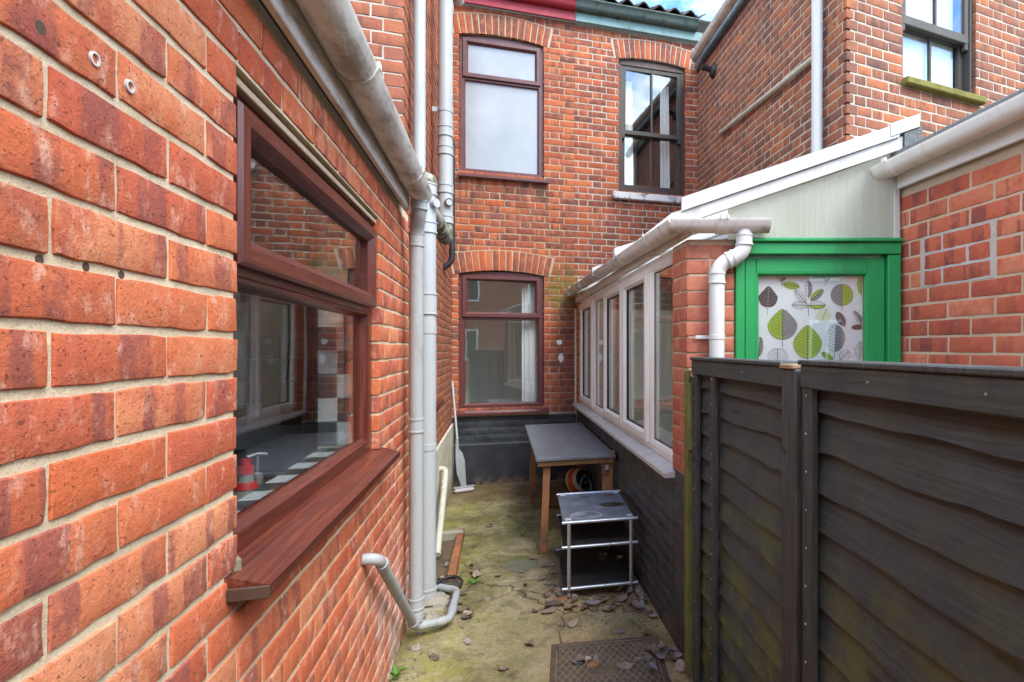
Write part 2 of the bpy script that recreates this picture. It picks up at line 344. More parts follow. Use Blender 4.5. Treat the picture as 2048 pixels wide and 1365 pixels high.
@mat('trolley_top')
def _(T):
    p = T.obj(); x, y, z = T.xyz(p); a = T.noise(p, 9, 6, .65)
    col = T.mix(T.step(a, .35, .7), (.12, .135, .155), (.21, .23, .25))
    def blob(cx, cy, rx, ry, c, amt, inner=0):
        nonlocal col
        v = T.comb(T.math('DIVIDE', T.math('SUBTRACT', x, cx), rx), T.math('DIVIDE', T.math('SUBTRACT', y, cy), ry), 0.0)
        d = T.n('ShaderNodeVectorMath', {0: v}, operation='LENGTH').outputs['Value']
        d = T.math('ADD', d, T.math('MULTIPLY', T.math('SUBTRACT', T.noise(p, 26, 4), .5), .55 if not inner else .12))
        m = T.math('SUBTRACT', 1.0, T.step(d, .88, 1.0))
        if inner: m = T.math('MULTIPLY', m, T.step(d, inner - .08, inner))
        col = T.mix(T.math('MULTIPLY', m, amt), col, c)
    blob(-.075, -.2, .105, .085, (.36, .37, .37), .8, .84)
    blob(-.12, -.17, .05, .03, (.33, .34, .34), .8)
    blob(-.03, -.24, .06, .02, (.33, .34, .34), .8)
    blob(.12, -.01, .09, .06, (.03, .024, .018), .95); blob(.1, .0, .03, .015, (.16, .08, .035), .8)
    blob(-.04, .22, .03, .022, (.05, .03, .02), .95); blob(-.045, .225, .012, .01, (.35, .2, .1), .9)
    blob(.13, .23, .045, .025, (.06, .035, .022), .95); blob(.06, -.12, .016, .01, (.03, .025, .02), .9)
    blob(.06, .19, .08, .05, (.17, .18, .19), .7, .86)
    T.pbr(col, T.ramp(a, [(.3, .3), (.7, .5)]), None)
@mat('trolley_shelf')
def _(T):
    p = T.pos(); a = T.noise(p, 14, 6, .65)
    T.pbr(T.ramp(a, [(.3, (.014, .014, .015)), (.55, (.03, .03, .031)), (.72, (.085, .07, .055))]), .45)
@mat('concrete')
def _(T):
    p = T.pos(); x, y, z = T.xyz(p)
    a = T.noise(p, 2.3, 8, .68, .5); b = T.noise(T.vmath('ADD', p, (5, 3, 0)), 4.2, 8, .72, .4); c = T.noise(p, 160, 5, .75)
    d = T.noise(T.vmath('ADD', p, (1, 8, 0)), 11, 6, .7)
    col = T.ramp(a, [(.3, (.20, .16, .08)), (.5, (.29, .235, .13)), (.68, (.40, .33, .21))])
    far = T.step(y, 3.1, 4.2)                                  # algae where the yard stays damp
    gm = T.math('MULTIPLY', T.step(b, .38, .62), T.math('ADD', T.math('MULTIPLY', far, .45), .42))
    col = T.mix(gm, col, (.115, .11, .025))
    tan = T.math('MULTIPLY', T.math('MULTIPLY', T.step(x, .1, .4), T.math('SUBTRACT', 1.0, far)), T.step(T.noise(p, 2.6, 5), .36, .58))
    col = T.mix(T.math('MULTIPLY', tan, .75), col, (.46, .29, .14))
    col = T.mix(T.math('MULTIPLY', T.step(d, .5, .68), .65), col, (.075, .064, .036))
    col = T.mix(T.math('MULTIPLY', T.step(T.noise(p, 7, 6, .75), .58, .7), .5), col, (.18, .2, .03))
    vx = T.vmath('ADD', p, T.scale(T.n('ShaderNodeTexNoise', {'Vector': p, 'Scale': 3.0, 'Detail': 6.0}).outputs[1], (.35, .35, 0)))
    crk = T.math('SUBTRACT', 1.0, T.step(T.voro(T.vmath('ADD', vx, (.3, .9, 0)), 1.1, 'DISTANCE_TO_EDGE'), .002, .007))
    col = T.mix(T.math('MULTIPLY', crk, .75), col, (.05, .045, .02))
    ym = T.math('MULTIPLY', T.math('SUBTRACT', 1.0, T.step(x, -.3, .15)), T.step(T.noise(p, 5, 7, .7), .44, .62))
    col = T.mix(T.math('MULTIPLY', ym, .6), col, (.24, .22, .035))
    damp = T.math('MULTIPLY', T.step(T.noise(T.vmath('ADD', p, (9, 2, 0)), 2.1, 7, .7, .6), .5, .62), .6)
    col = T.mix(damp, col, T.mix(1.0, col, (.42, .40, .34), 'MULTIPLY'))
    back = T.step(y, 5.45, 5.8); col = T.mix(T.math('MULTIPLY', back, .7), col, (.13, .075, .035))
    col = T.mix(1.0, col, (.98, .96, .90), 'MULTIPLY'); col = T.mix(.55, col, T.ramp(T.noise(p, 48, 5, .8), [(.32, (.22, .22, .22)), (.68, (.78, .78, .78))]), 'OVERLAY'); col = T.mix(.75, col, T.ramp(c, [(.3, (.28, .28, .28)), (.7, (.74, .74, .74))]), 'OVERLAY')
    sp = T.step(T.noise(p, 90, 2), .74, .76); col = T.mix(T.math('MULTIPLY', sp, .7), col, (.5, .46, .38))
    T.pbr(col, T.ramp(b, [(.3, .36), (.6, .8)]), T.bump(T.math('SUBTRACT', T.math('ADD', T.math('MULTIPLY', c, .7), d), crk), .7, .006), spec=.4)
@mat('soil')
def _(T):
    p = T.pos(); T.pbr(T.ramp(T.noise(p, 3, 6), [(.3, (.05, .06, .02)), (.7, (.12, .11, .06))]), .95)
@mat('leaf_dead')
def _(T):
    r = T.rnd(); p = T.obj(); a = T.noise(p, 45, 5, .7)
    col = T.ramp(r, [(0, (.15, .105, .07)), (.25, (.24, .175, .125)), (.42, (.10, .068, .05)), (.6, (.33, .245, .17)), (.74, (.2, .18, .17)), (.88, (.09, .06, .045)), (.97, (.3, .12, .045)), (1, (.45, .35, .26))])
    col = T.mix(.5, col, T.ramp(a, [(.3, (.25, .25, .25)), (.7, (.75, .75, .75))]), 'OVERLAY')
    T.pbr(col, T.math('ADD', T.math('MULTIPLY', r, .3), .45), T.bump(a, .5, .002), spec=.4)
@mat('leaf_green')
def _(T):
    p = T.pos(); T.pbr(T.mix(T.noise(p, 60, 3), (.04, .11, .01), (.11, .21, .028)), .5, **{'Subsurface Weight': 0.0})
@mat('debris')
def _(T):
    p = T.pos(); T.pbr(T.ramp(T.noise(p, 35, 2), [(.3, (.06, .045, .03)), (.5, (.16, .115, .075)), (.68, (.4, .33, .24))]), .85)

# ------------------------------------------------------------------ mesh builder
class MB:
    def __init__(s): s.v = []; s.f = []; s.mi = []
    def add(s, vs, fs, mi=0):
        b = len(s.v); s.v += [tuple(v) for v in vs]; s.f += [tuple(i + b for i in f) for f in fs]; s.mi += [mi] * len(fs); return s
    def box(s, x0, x1, y0, y1, z0, z1, c=0.0, mi=0, M=None):
        if c <= 0:
            vs = [(x, y, z) for z in (z0, z1) for y in (y0, y1) for x in (x0, x1)]
            fs = [(0, 2, 3, 1), (4, 5, 7, 6), (0, 1, 5, 4), (2, 6, 7, 3), (0, 4, 6, 2), (1, 3, 7, 5)]
        else:
            c = min(c, (x1 - x0) * .45, (y1 - y0) * .45, (z1 - z0) * .45)
            lo, hi = (x0, y0, z0), (x1, y1, z1); vs = []; idx = {}
            for sx in (0, 1):
                for sy in (0, 1):
                    for sz in (0, 1):
                        sg = (sx, sy, sz)
                        for a in range(3):
                            q = []
                            for k in range(3):
                                e = (hi if sg[k] else lo)[k]; q.append(e if k == a else e + (-c if sg[k] else c))
                            idx[(sg, a)] = len(vs); vs.append(tuple(q))
            fs = []
            def g(sx, sy, sz, a): return idx[((sx, sy, sz), a)]
            for a in range(3):
                b_, c_ = (a + 1) % 3, (a + 2) % 3
                for sa in (0, 1):
                    loop = []
                    for (u, v) in ((0, 0), (1, 0), (1, 1), (0, 1)):
                        sg = [0, 0, 0]; sg[a] = sa; sg[b_] = u; sg[c_] = v; loop.append(idx[(tuple(sg), a)])
                    fs.append(tuple(loop) if sa else tuple(reversed(loop)))
                for sb in (0, 1):
                    for sc in (0, 1):
                        s0 = [0, 0, 0]; s0[b_] = sb; s0[c_] = sc; s1 = list(s0); s1[a] = 1; s0, s1 = tuple(s0), tuple(s1)
                        q = (idx[(s0, b_)], idx[(s1, b_)], idx[(s1, c_)], idx[(s0, c_)])
                        fs.append(q if (sb ^ sc) else tuple(reversed(q)))
            for sg in [(a, b, d) for a in (0, 1) for b in (0, 1) for d in (0, 1)]:
                t = (idx[(sg, 0)], idx[(sg, 1)], idx[(sg, 2)])
                fs.append(t if (sum(sg) % 2) else tuple(reversed(t)))
        if M is not None: vs = [tuple(M @ Vector(v)) for v in vs]
        return s.add(vs, fs, mi)
    def tube(s, pts, r, n=14, caps=True, mi=0):
        pts = [Vector(p) for p in pts]; rs = r if isinstance(r, (list, tuple)) else [r] * len(pts)
        rings = []; prev = None
        for i, p in enumerate(pts):
            d = (pts[min(i + 1, len(pts) - 1)] - pts[max(i - 1, 0)]).normalized()
            if prev is None:
                up = Vector((0, 0, 1)) if abs(d.z) < .9 else Vector((1, 0, 0)); a = d.cross(up).normalized()
            else: a = (prev - d * prev.dot(d)).normalized()
            prev = a; b = d.cross(a)
            rings.append([p + (a * math.cos(2 * math.pi * k / n) + b * math.sin(2 * math.pi * k / n)) * rs[i] for k in range(n)])
        vs = [v for rg in rings for v in rg]; fs = []
        for i in range(len(pts) - 1):
            for k in range(n): fs.append((i * n + k, i * n + (k + 1) % n, (i + 1) * n + (k + 1) % n, (i + 1) * n + k))
        if caps: fs.append(tuple(range(n - 1, -1, -1))); fs.append(tuple(range((len(pts) - 1) * n, len(pts) * n)))
        return s.add(vs, fs, mi)
    def sweep(s, prof, p0, p1, right, up=(0, 0, 1), mi=0, q1=None, q0=None):
        """closed 2D profile [(r,u)..] extruded p0->p1"""
        p0, p1, right, up = Vector(p0), Vector(p1), Vector(right), Vector(up); n = len(prof)
        vs = [p0 + right * a + up * b for a, b in prof] + [p1 + right * a + up * b for a, b in prof]
        fs = [(k, (k + 1) % n, n + (k + 1) % n, n + k) for k in range(n)] + [tuple(range(n - 1, -1, -1)), tuple(range(n, 2 * n))]
        return s.add(vs, fs, mi)
    def ring(s, x0, x1, z0, z1, prof, mh=0, mv=1):
        """mitred rectangular frame in the local x/z plane; prof = [(inset, y)...]"""
        n = len(prof); vs = []
        for ins, y in prof: vs += [(x0 + ins, y, z0 + ins), (x1 - ins, y, z0 + ins), (x1 - ins, y, z1 - ins), (x0 + ins, y, z1 - ins)]
        for k in range(4):
            fs = [(j * 4 + k, j * 4 + (k + 1) % 4, (j + 1) * 4 + (k + 1) % 4, (j + 1) * 4 + k) for j in range(n - 1)]
            b = len(s.v)
            if k == 0: s.v += vs; base = b
            s.f += [tuple(i + base for i in f) for f in fs]; s.mi += [mh if k % 2 == 0 else mv] * len(fs)
        return s
    def build(s, name, mats, parent=None, smooth=None, loc=None, recalc=True):
        me = bpy.data.meshes.new(name); me.from_pydata(s.v, [], s.f)
        mats = mats if isinstance(mats, (list, tuple)) else [mats]
        for m in mats: me.materials.append(MATS[m])
        if len(mats) > 1: me.polygons.foreach_set('material_index', s.mi)
        if recalc:
            import bmesh
            bm = bmesh.new(); bm.from_mesh(me); bmesh.ops.recalc_face_normals(bm, faces=bm.faces); bm.to_mesh(me); bm.free()
        if smooth:
            me.polygons.foreach_set('use_smooth', [True] * len(me.polygons)); me.set_sharp_from_angle(angle=math.radians(smooth))
        me.update()
        return link(name, me, parent, loc)
def link(name, me, parent=None, loc=None, rot=None):
    o = bpy.data.objects.new(name, me); COL.objects.link(o)
    if parent is not None: o.parent = parent
    if loc is not None: o.location = loc
    if rot is not None: o.rotation_euler = rot
    return o
def thing(name, label, cat, loc=(0, 0, 0), rz=0.0, group=None):
    o = link(name, None, None, loc, (0, 0, rz)); tag(o, label, cat, group); o.empty_display_size = .1; return o
def tag(o, label=None, cat=None, group=None, kind=None):
    if label: o['label'] = label
    if cat: o['category'] = cat
    if group: o['group'] = group
    if kind: o['kind'] = kind
    return o
def arc_path(pts, rad=.05, n=6):
    pts = [Vector(p) for p in pts]; out = [pts[0]]
    for i in range(1, len(pts) - 1):
        a, b, c = pts[i - 1], pts[i], pts[i + 1]
        d0, d1 = (a - b), (c - b); r = min(rad, d0.length * .48, d1.length * .48)
        p0, p1 = b + d0.normalized() * r, b + d1.normalized() * r
        for k in range(n + 1):
            t = k / n; out.append(p0 * (1 - t) ** 2 + b * 2 * t * (1 - t) + p1 * t * t)
    return out + [pts[-1]]

# ------------------------------------------------------------------ bricks
BCACHE = {}
def brick_geo(L, H, seed, D=.1, kL=0.0, kR=0.0, jit=.0012, bev=.004, seg=.05):
    rr = random.Random(seed); nl = max(1, int(round(L / seg))); nh = 2 if H < .12 else 3
    if seg > .2: nl, nh = 1, 1
    per = [(i / nl, 0) for i in range(nl)] + [(1, j / nh) for j in range(nh)] + [(1 - i / nl, 1) for i in range(nl)] + [(0, 1 - j / nh) for j in range(nh)]
    n = len(per); vs = []; uv = []
    J = lambda a: rr.uniform(-a, a)
    prof = [(0, D), (0, bev * .9), (bev * .32, bev * .26), (bev, 0)]
    jx = [(J(jit), J(jit), J(jit * .7)) for _ in per]
    for ins, y in prof:
        for (a, b), q in zip(per, jx):
            corner = (a in (0, 1)) and (b in (0, 1)); ii = ins * (1.0 + (.5 if corner else 0))
            x = (a - .5) * L + (ii if a == 0 else -ii if a == 1 else 0) + (q[0] if y < D else 0)
            z = (b - .5) * H + (ii if b == 0 else -ii if b == 1 else 0) + (q[1] if y < D else 0)
            yy = y + (q[2] * .6 if y < D else 0)
            if a == 0: x += kL * y
            if a == 1: x += kR * y
            vs.append((x, yy, z)); uv.append((x, z))
    fs = []
    for k in range(3):
        for i in range(n): fs.append((k * n + i, k * n + (i + 1) % n, (k + 1) * n + (i + 1) % n, (k + 1) * n + i))
    c = len(vs); vs.append((J(L * .1), J(.0012) - (.0006 if jit > .0013 else 0), J(H * .1))); uv.append(vs[-1][::2])
    for i in range(n): fs.append((3 * n + i, 3 * n + (i + 1) % n, c))
    return vs, fs, uv
def brick_mesh(key, matn):
    kk = (key, matn)
    if kk not in BCACHE:
        L, H, seed, D, kL, kR, jit, bev, seg = key
        vs, fs, uv = brick_geo(L, H, seed, D, kL, kR, jit, bev, seg)
        me = bpy.data.meshes.new('brick'); me.from_pydata(vs, [], fs); me.materials.append(MATS[matn])
        ul = me.uv_layers.new(name='UVMap'); li = [0] * len(me.loops); me.loops.foreach_get('vertex_index', li)
        ul.data.foreach_set('uv', [c for i in li for c in uv[i]])
        me.polygons.foreach_set('use_smooth', [True] * len(me.polygons)); me.set_sharp_from_angle(angle=math.radians(32))
        BCACHE[kk] = me
    return BCACHE[kk]
class Bricks:
    """collects the bricks of one thing; the largest in view become objects, the rest one joined part"""
    def __init__(s, limit=300, hid=None): s.items = []; s.limit = limit; s.hid = hid
    def add(s, wallobj, M, L, H, matn, x, z, rot=0.0, D=.1, kL=0.0, kR=0.0, jit=.0012, bev=.004, seg=.05, y=0.0):
        seed = R.randrange(9); key = (round(L / .004) * .004, round(H, 4), seed, D, kL, kR, jit, bev, seg)
        loc = Vector((x, y, z)); ar = 0
        q = []
        for a, b in ((-1, -1), (1, -1), (1, 1), (-1, 1)):
            v = Vector((a * L / 2, 0, b * H / 2)); v.rotate(Euler((0, rot, 0))); q.append(proj(M @ (loc + v)))
        if all(q):
            cx = sum(p[0] for p in q) / 4; cy = sum(p[1] for p in q) / 4
            if -40 < cx < 2090 and -30 < cy < 1395 and not (s.hid and s.hid(cx, cy)):
                sg = sum(q[i][0] * q[(i + 1) % 4][1] - q[(i + 1) % 4][0] * q[i][1] for i in range(4)) / 2
                ar = abs(sg)
        s.items.append((ar, wallobj, key, matn, loc, rot))
    def finish(s, occl=None):
        if occl: s.items = [(it[0] * (0 if occl(it) else 1), *it[1:]) for it in s.items]
        s.items.sort(key=lambda t: -t[0])
        rest = {}
        for i, (ar, wo, key, matn, loc, rot) in enumerate(s.items):
            if i < s.limit and ar > 30:
                o = link('brick', brick_mesh(key, matn), wo, loc, (R.uniform(-.004, .004), rot + R.uniform(-.004, .004), R.uniform(-.004, .004)))
            else: rest.setdefault((wo.name, matn), []).append((wo, key, loc, rot))
        for (wn, matn), lst in rest.items():
            vs, fs, uvs, at = [], [], [], []
            for wo, key, loc, rot in lst:
                v, f, u = brick_geo(key[0], key[1], key[2], key[3], key[4], key[5], key[6], key[7], max(key[8], .1))
                b = len(vs); e = Euler((R.uniform(-.004, .004), rot + R.uniform(-.003, .003), R.uniform(-.004, .004))).to_matrix(); rv = R.random()
                vs += [tuple(e @ Vector(p) + loc) for p in v]; fs += [tuple(i + b for i in q) for q in f]; uvs += u; at += [rv] * len(v)
            me = bpy.data.meshes.new('brickwork'); me.from_pydata(vs, [], fs); me.materials.append(MATS[matn])
            ul = me.uv_layers.new(name='UVMap'); li = [0] * len(me.loops); me.loops.foreach_get('vertex_index', li)
            ul.data.foreach_set('uv', [c for i in li for c in uvs[i]])
            a = me.attributes.new('brnd', 'FLOAT', 'POINT'); a.data.foreach_set('value', at)
            me.polygons.foreach_set('use_smooth', [True] * len(me.polygons)); me.set_sharp_from_angle(angle=math.radians(32))
            tag(link('brickwork', me, lst[0][0]), kind='stuff')
def wall_core(x0, x1, z0, z1, holes, y0, y1):
    m = MB(); xs = sorted({x0, x1, *[h[0] for h in holes], *[h[1] for h in holes]}); zs = sorted({z0, z1, *[h[2] for h in holes], *[h[3] for h in holes]})
    xs = [x for x in xs if x0 <= x <= x1]; zs = [z for z in zs if z0 <= z <= z1]
    def solid(i, j):
        if i < 0 or j < 0 or i >= len(xs) - 1 or j >= len(zs) - 1: return False
        cx, cz = (xs[i] + xs[i + 1]) / 2, (zs[j] + zs[j + 1]) / 2
        return not any(h[0] < cx < h[1] and h[2] < cz < h[3] for h in holes)
    for i in range(len(xs) - 1):
        for j in range(len(zs) - 1):
            if not solid(i, j): continue
            a, b, c, d = xs[i], xs[i + 1], zs[j], zs[j + 1]
            m.add([(a, y0, c), (b, y0, c), (b, y0, d), (a, y0, d)], [(0, 1, 2, 3)]); m.add([(a, y1, c), (b, y1, c), (b, y1, d), (a, y1, d)], [(3, 2, 1, 0)])
            if not solid(i - 1, j): m.add([(a, y0, c), (a, y1, c), (a, y1, d), (a, y0, d)], [(3, 2, 1, 0)])
            if not solid(i + 1, j): m.add([(b, y0, c), (b, y1, c), (b, y1, d), (b, y0, d)], [(0, 1, 2, 3)])
            if not solid(i, j - 1): m.add([(a, y0, c), (b, y0, c), (b, y1, c), (a, y1, c)], [(3, 2, 1, 0)])
            if not solid(i, j + 1): m.add([(a, y0, d), (b, y0, d), (b, y1, d), (a, y1, d)], [(0, 1, 2, 3)])
    return m
def make_wall(parent, B, origin, udir, x0, x1, z0, z1, holes, matn, mortar, bond='stretcher', course=.075, zoff=0.0, xoff=0.0, skip=(),
              recess=.006, name='wall', endL=None, endR=None, kL=0.0, kR=0.0, jit=.0012, bev=.004, seg=.05, thick=.1, matfn=None, parity=0, hj=.010, prow=0.0):
    ang = math.atan2(udir[1], udir[0])
    cl = (.009 if endL is not None else 0) + (.03 if kL > 0 else 0); cr = (.009 if endR is not None else 0) + (.03 if kR < 0 else 0)
    m = wall_core(x0 + cl, x1 - cr, z0, z1, [(h[0] - .007, h[1] + .007, h[2] - .007, h[3] + .007) for h in holes], recess, thick)
    wo = m.build(name, mortar, parent, recalc=False); wo.location = (origin[0], origin[1], 0); wo.rotation_euler = (0, 0, ang)
    M = Matrix.Translation(parent.location) @ Matrix.Translation((origin[0], origin[1], 0)) @ Matrix.Rotation(ang, 4, 'Z')
    H = course - hj; row0 = int(math.floor((z0 - zoff) / course)); row1 = int(math.ceil((z1 - zoff) / course))
    for rI in range(row0, row1):
        za, zb = zoff + rI * course + hj / 2, zoff + (rI + 1) * course - hj / 2
        if za < z0 - .03 or zb > z1 + .012: continue
        zc = (za + zb) / 2; par = (rI + parity) % 2
        a, b = x0, x1
        if endL is not None and par != endL: a += .1125
        if endR is not None and par != endR: b -= .1125
        spans = [(a, b)]
        for h in list(holes) + list(skip):
            if h[2] - .004 < zc < h[3] + .004:
                ns = []
                for (p, q) in spans:
                    if h[1] <= p or h[0] >= q: ns.append((p, q)); continue
                    if h[0] > p: ns.append((p, h[0] - (.01 if h in skip else 0)))
                    if h[1] < q: ns.append((h[1] + (.01 if h in skip else 0), q))
                spans = ns
        jn = []; j0 = xoff
        if bond == 'stretcher':
            x = xoff + (par * .1125); x -= math.ceil((x - x0) / .225) * .225
            while x < x1 + .3: jn.append(x); x += .225
        else:
            per = .3375; x = xoff + par * (.1125 / 2 + .1125); x -= math.ceil((x - x0) / per) * per + 0
            while x < x1 + .4: jn.append(x); jn.append(x + .225); x += per
        jn = [j + R.uniform(-.003, .003) for j in jn]
        for (p, q) in spans:
            cuts = [p - .005] + [j for j in jn if p + .035 < j < q - .035] + [q + .005]
            for i in range(len(cuts) - 1):
                c0, c1 = cuts[i] + .005, cuts[i + 1] - .005
                if c1 - c0 < .02: continue
                fl, fr = (i == 0 and endL is not None and par == endL and p == x0), (i == len(cuts) - 2 and endR is not None and par == endR and q == x1)
                mm = matfn((c0 + c1) / 2, zc) if matfn else matn
                dz = R.uniform(-.0012, .0012) * (2 if bond != 'stretcher' else 1)
                B.add(wo, M, c1 - c0, H, mm, (c0 + c1) / 2, zc + dz, 0, .1025, kL if fl else 0, kR if fr else 0, jit, bev, seg, y=R.uniform(-.001, .001))
    return wo, M
def arch(B, wo, M, x0, x1, zs, rise, n, matn, depth=.225, jit=.0015, parent_name=None):
    bed = MB()
    w = x1 - x0; rad = (w * w / 4 + rise * rise) / (2 * rise); cz = zs + rise - rad; cx = (x0 + x1) / 2
    half = math.asin(w / 2 / rad) + .012
    h2 = half + .008; pts = [(-h2 + 2 * h2 * k / 16) for k in range(17)]
    vin = [(cx + math.sin(a) * (rad - .0), -.0022, cz + math.cos(a) * (rad - .0)) for a in pts]; vout = [(cx + math.sin(a) * (rad + depth + .01), -.0022, cz + math.cos(a) * (rad + depth + .01)) for a in pts]
    bk = [(x, .09, z) for x, y, z in vin + vout]
    bed.add(vin + vout + bk, [(k, k + 1, 18 + k, 17 + k) for k in range(16)] + [(17 + k, 18 + k, 52 + k, 51 + k) for k in range(16)] + [(k + 1, k, 34 + k, 35 + k) for k in range(16)] + [(0, 17, 51, 34), (16, 50, 67, 33)])
    bed.build('arch_bed', wo.data.materials[0].name, wo)
    for i in range(n):
        a = -half + (i + .5) * 2 * half / n; wd = 2 * half / n * (rad + depth * .35) - .009
        rm = rad + depth / 2
        B.add(wo, M, wd, depth, matn, cx + math.sin(a) * rm, cz + math.cos(a) * rm, a, .1, 0, 0, jit, .004, .06, y=R.uniform(-.0065, -.0045))

# ------------------------------------------------------------------ windows
def pane(parent, x0, x1, z0, z1, y, matn='glass', name='pane', tilt=0.0):
    m = MB().box(-(x1 - x0) / 2, (x1 - x0) / 2, 0, .006, z0, z1)
    return m.build(name, matn, parent, None, ((x0 + x1) / 2, y, 0)) if not tilt else link_rot(m.build(name, matn, parent, None, ((x0 + x1) / 2, y, 0)), tilt)
def link_rot(o, a): o.rotation_euler = (0, 0, a); return o
PV = [(0, .07), (0, 0), (.044, 0), (.05, .004), (.062, .02), (.062, .055)]
SASH = [(0, .012), (0, -.012), (.006, -.018), (.048, -.018), (.054, -.012), (.066, .008), (.066, .04)]
def room(parent, x0, x1, z0, z1, y0, y1, matn, name='room_interior'):
    m = MB().box(x0, x1, y0, y1, z0, z1); m.f = [f for i, f in enumerate(m.f) if i != 2]; m.mi = m.mi[:5]
    return m.build(name, matn, parent, recalc=False)

# ================================================================== SETTING: ground
g = MB().box(-60, 60, -60, 60, -.3, -.06).build('ground', 'soil'); tag(g, 'bare earth ground around the houses', kind='structure')
g = MB()
g.box(-.62, 3.2, -3.0, 3.612, -.058, 0.0, .004); tag(g.build('yard_paving', 'concrete'), 'mossy tan concrete slab of the side return by the fence', kind='structure')
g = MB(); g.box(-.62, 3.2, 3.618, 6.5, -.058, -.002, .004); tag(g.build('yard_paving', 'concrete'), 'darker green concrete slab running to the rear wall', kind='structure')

# ================================================================== LEFT: single-storey kitchen extension
LX = -.49
ext = thing('kitchen_extension', 'bright orange-red brick single-storey extension with mahogany framed kitchen window', 'extension', (LX, 1, 0))
def loc_of(o, x, y): return (x - o.location.x, y - o.location.y)
B = Bricks()
HX0, HX1, HZ0, HZ1 = 1.207, 2.468, 1.09, 2.076
# local wall x == world y (origin at y=0)
wo, M = make_wall(ext, B, loc_of(ext, LX, 0), (0, 1), -1.6, 3.22, -.03, 2.27, [(HX0, HX1, HZ0, HZ1)], 'brick_new', 'mortar_new', 'stretcher', .0755, .046, HX0 + .005,
                  recess=.0042, hj=.0125, jit=.0017, bev=.0028, seg=.036, parity=1, thick=.22)
B.finish()
# cable sleeves and drilled holes
for k, (px, py) in enumerate([(80, 55), (187, 118), (258, 173)]):
    p = onX(px, py, LX)
    m = MB()
    if k == 0:
        m.tube([(p.y, -.0008, p.z), (p.y, .02, p.z)], .0075, 12); m.build('drill_hole', 'hole_dark', wo)
    else:
        n_ = 20
        cs = [(math.cos(2 * math.pi * k / n_), math.sin(2 * math.pi * k / n_)) for k in range(n_)]
        rg = [(.0088, .02), (.0088, -.0025), (.0064, -.0028), (.0064, .012)]
        m.add([(p.y + c_ * r_, y_, p.z + s_ * r_) for r_, y_ in rg for c_, s_ in cs], [(j * n_ + k, j * n_ + (k + 1) % n_, (j + 1) * n_ + (k + 1) % n_, (j + 1) * n_ + k) for j in range(3) for k in range(n_)]); o = m.build('cable_sleeve', 'upvc_pipe', wo, 40)
        MB().tube([(p.y, .006, p.z), (p.y, .02, p.z)], .0066, 14).build('sleeve_core', 'mop_grey', wo)
for px, py in [(88, 520), (180, 535), (250, 550)]:
    p = onX(px, py, LX); MB().tube([(p.y, .0038, p.z), (p.y, .02, p.z)], .006, 9).build('drill_hole', 'hole_dark', wo)
# window (local coordinates of the wall: x = world y, y = into the wall)
wf = MB()
zt0, zt1 = 1.665, 1.735
wf.ring(HX0 + .004, HX1 - .004, HZ0 + .006, HZ1 - .022, [(0, .1), (0, .03), (.05, .03), (.056, .036), (.064, .05), (.064, .08)], 0, 1)
wf.box(HX0 + .05, HX1 - .05, .028, .09, zt0 + .01, zt1 - .005, .006, 0)
win = wf.build('window', ['mahogany_y', 'mahogany_z'], ext, 35); win.location = wo.location; win.rotation_euler = wo.rotation_euler
tag(win, 'mahogany woodgrain kitchen window with hinged fanlight')
sb = MB().ring(HX0 + .03, HX1 - .03, zt1 - .035, HZ1 - .05, [(0, .028), (0, .012), (.006, .004), (.038, .004), (.046, .010), (.06, .026), (.06, .06)], 0, 1)
sb.build('sash', ['mahogany_y', 'mahogany_z'], win, 35)
bead = MB().ring(HX0 + .052, HX1 - .052, HZ0 + .052, zt0 + .012, [(0, .05), (0, .028), (.008, .03), (.02, .052), (.02, .07)], 0, 1); bead.build('glazing_bead', ['mahogany_y', 'mahogany_z'], win, 35)
pane(win, HX0 + .08, HX1 - .08, zt1 + .02, HZ1 - .10, .04); pane(win, HX0 + .066, HX1 - .066, HZ0 + .066, zt0 - .002, .058)
MB().box(HX0 + .002, HX1 - .002, .012, .09, HZ1 - .021, HZ1 - .004, .002).build('lintel_strip', 'mortar_tan', ext).matrix_basis = win.matrix_basis
s = MB(); s.sweep([(-.07, 1.082), (-.07, 1.06), (-.06, 1.06), (-.058, 1.066), (.05, 1.074), (.05, 1.112), (-.004, 1.102)][::-1], (1.165, 0, 0), (2.528, 0, 0), (0, 1, 0))
so_ = s.build('sill', 'mahogany_y', win); tag(so_, 'mahogany projecting window sill with grey end cap')
MB().box(1.159, 1.1645, -.071, .0, 1.058, 1.083, .002).build('end_cap', 'paint_brown', win)
tag(MB().box(HX0 - .012, HX0 + .008, -.007, .03, HZ0 - .03, HZ0 + .04, .008).build('mortar_patch', 'patch_grey', win), 'lump of mortar at the near end of the sill')
# interior: tiled ledge and reveal, room
rv = MB(); rv.box(HX1 - .02, HX1 + .006, .09, .224, HZ0 + .02, HZ1 + .0, 0); rv.box(HX0 - .006, HX0 + .02, .09, .224, HZ0 + .02, HZ1 + .0, 0)
rv.box(HX0, HX1, .09, .224, HZ1 - .02, HZ1 + .004, 0)
rvo = rv.build('reveal_lining', 'room_white', ext); rvo.location = wo.location; rvo.rotation_euler = wo.rotation_euler
def ledge_y(x): return .165 + (x - HX0) / (HX1 - HX0) * .055
lg = MB(); lv = [(x, y, z) for z in (HZ0, HZ0 + .030) for x, y in ((HX0, .086), (HX1, .086), (HX1, ledge_y(HX1)), (HX0, ledge_y(HX0)))]
lg.add(lv, [(3, 2, 1, 0), (4, 5, 6, 7)] + [(i, (i + 1) % 4, 4 + (i + 1) % 4, 4 + i) for i in range(4)])
bko = MB().box(HX0 - .006, HX1 + .006, .1, .2265, HZ0 - .0065, HZ0 - .001).build('window_board', 'worktop', ext); bko.location = wo.location; bko.rotation_euler = wo.rotation_euler
lgo = lg.build('tiled_ledge', 'grout', ext); lgo.location = wo.location; lgo.rotation_euler = wo.rotation_euler
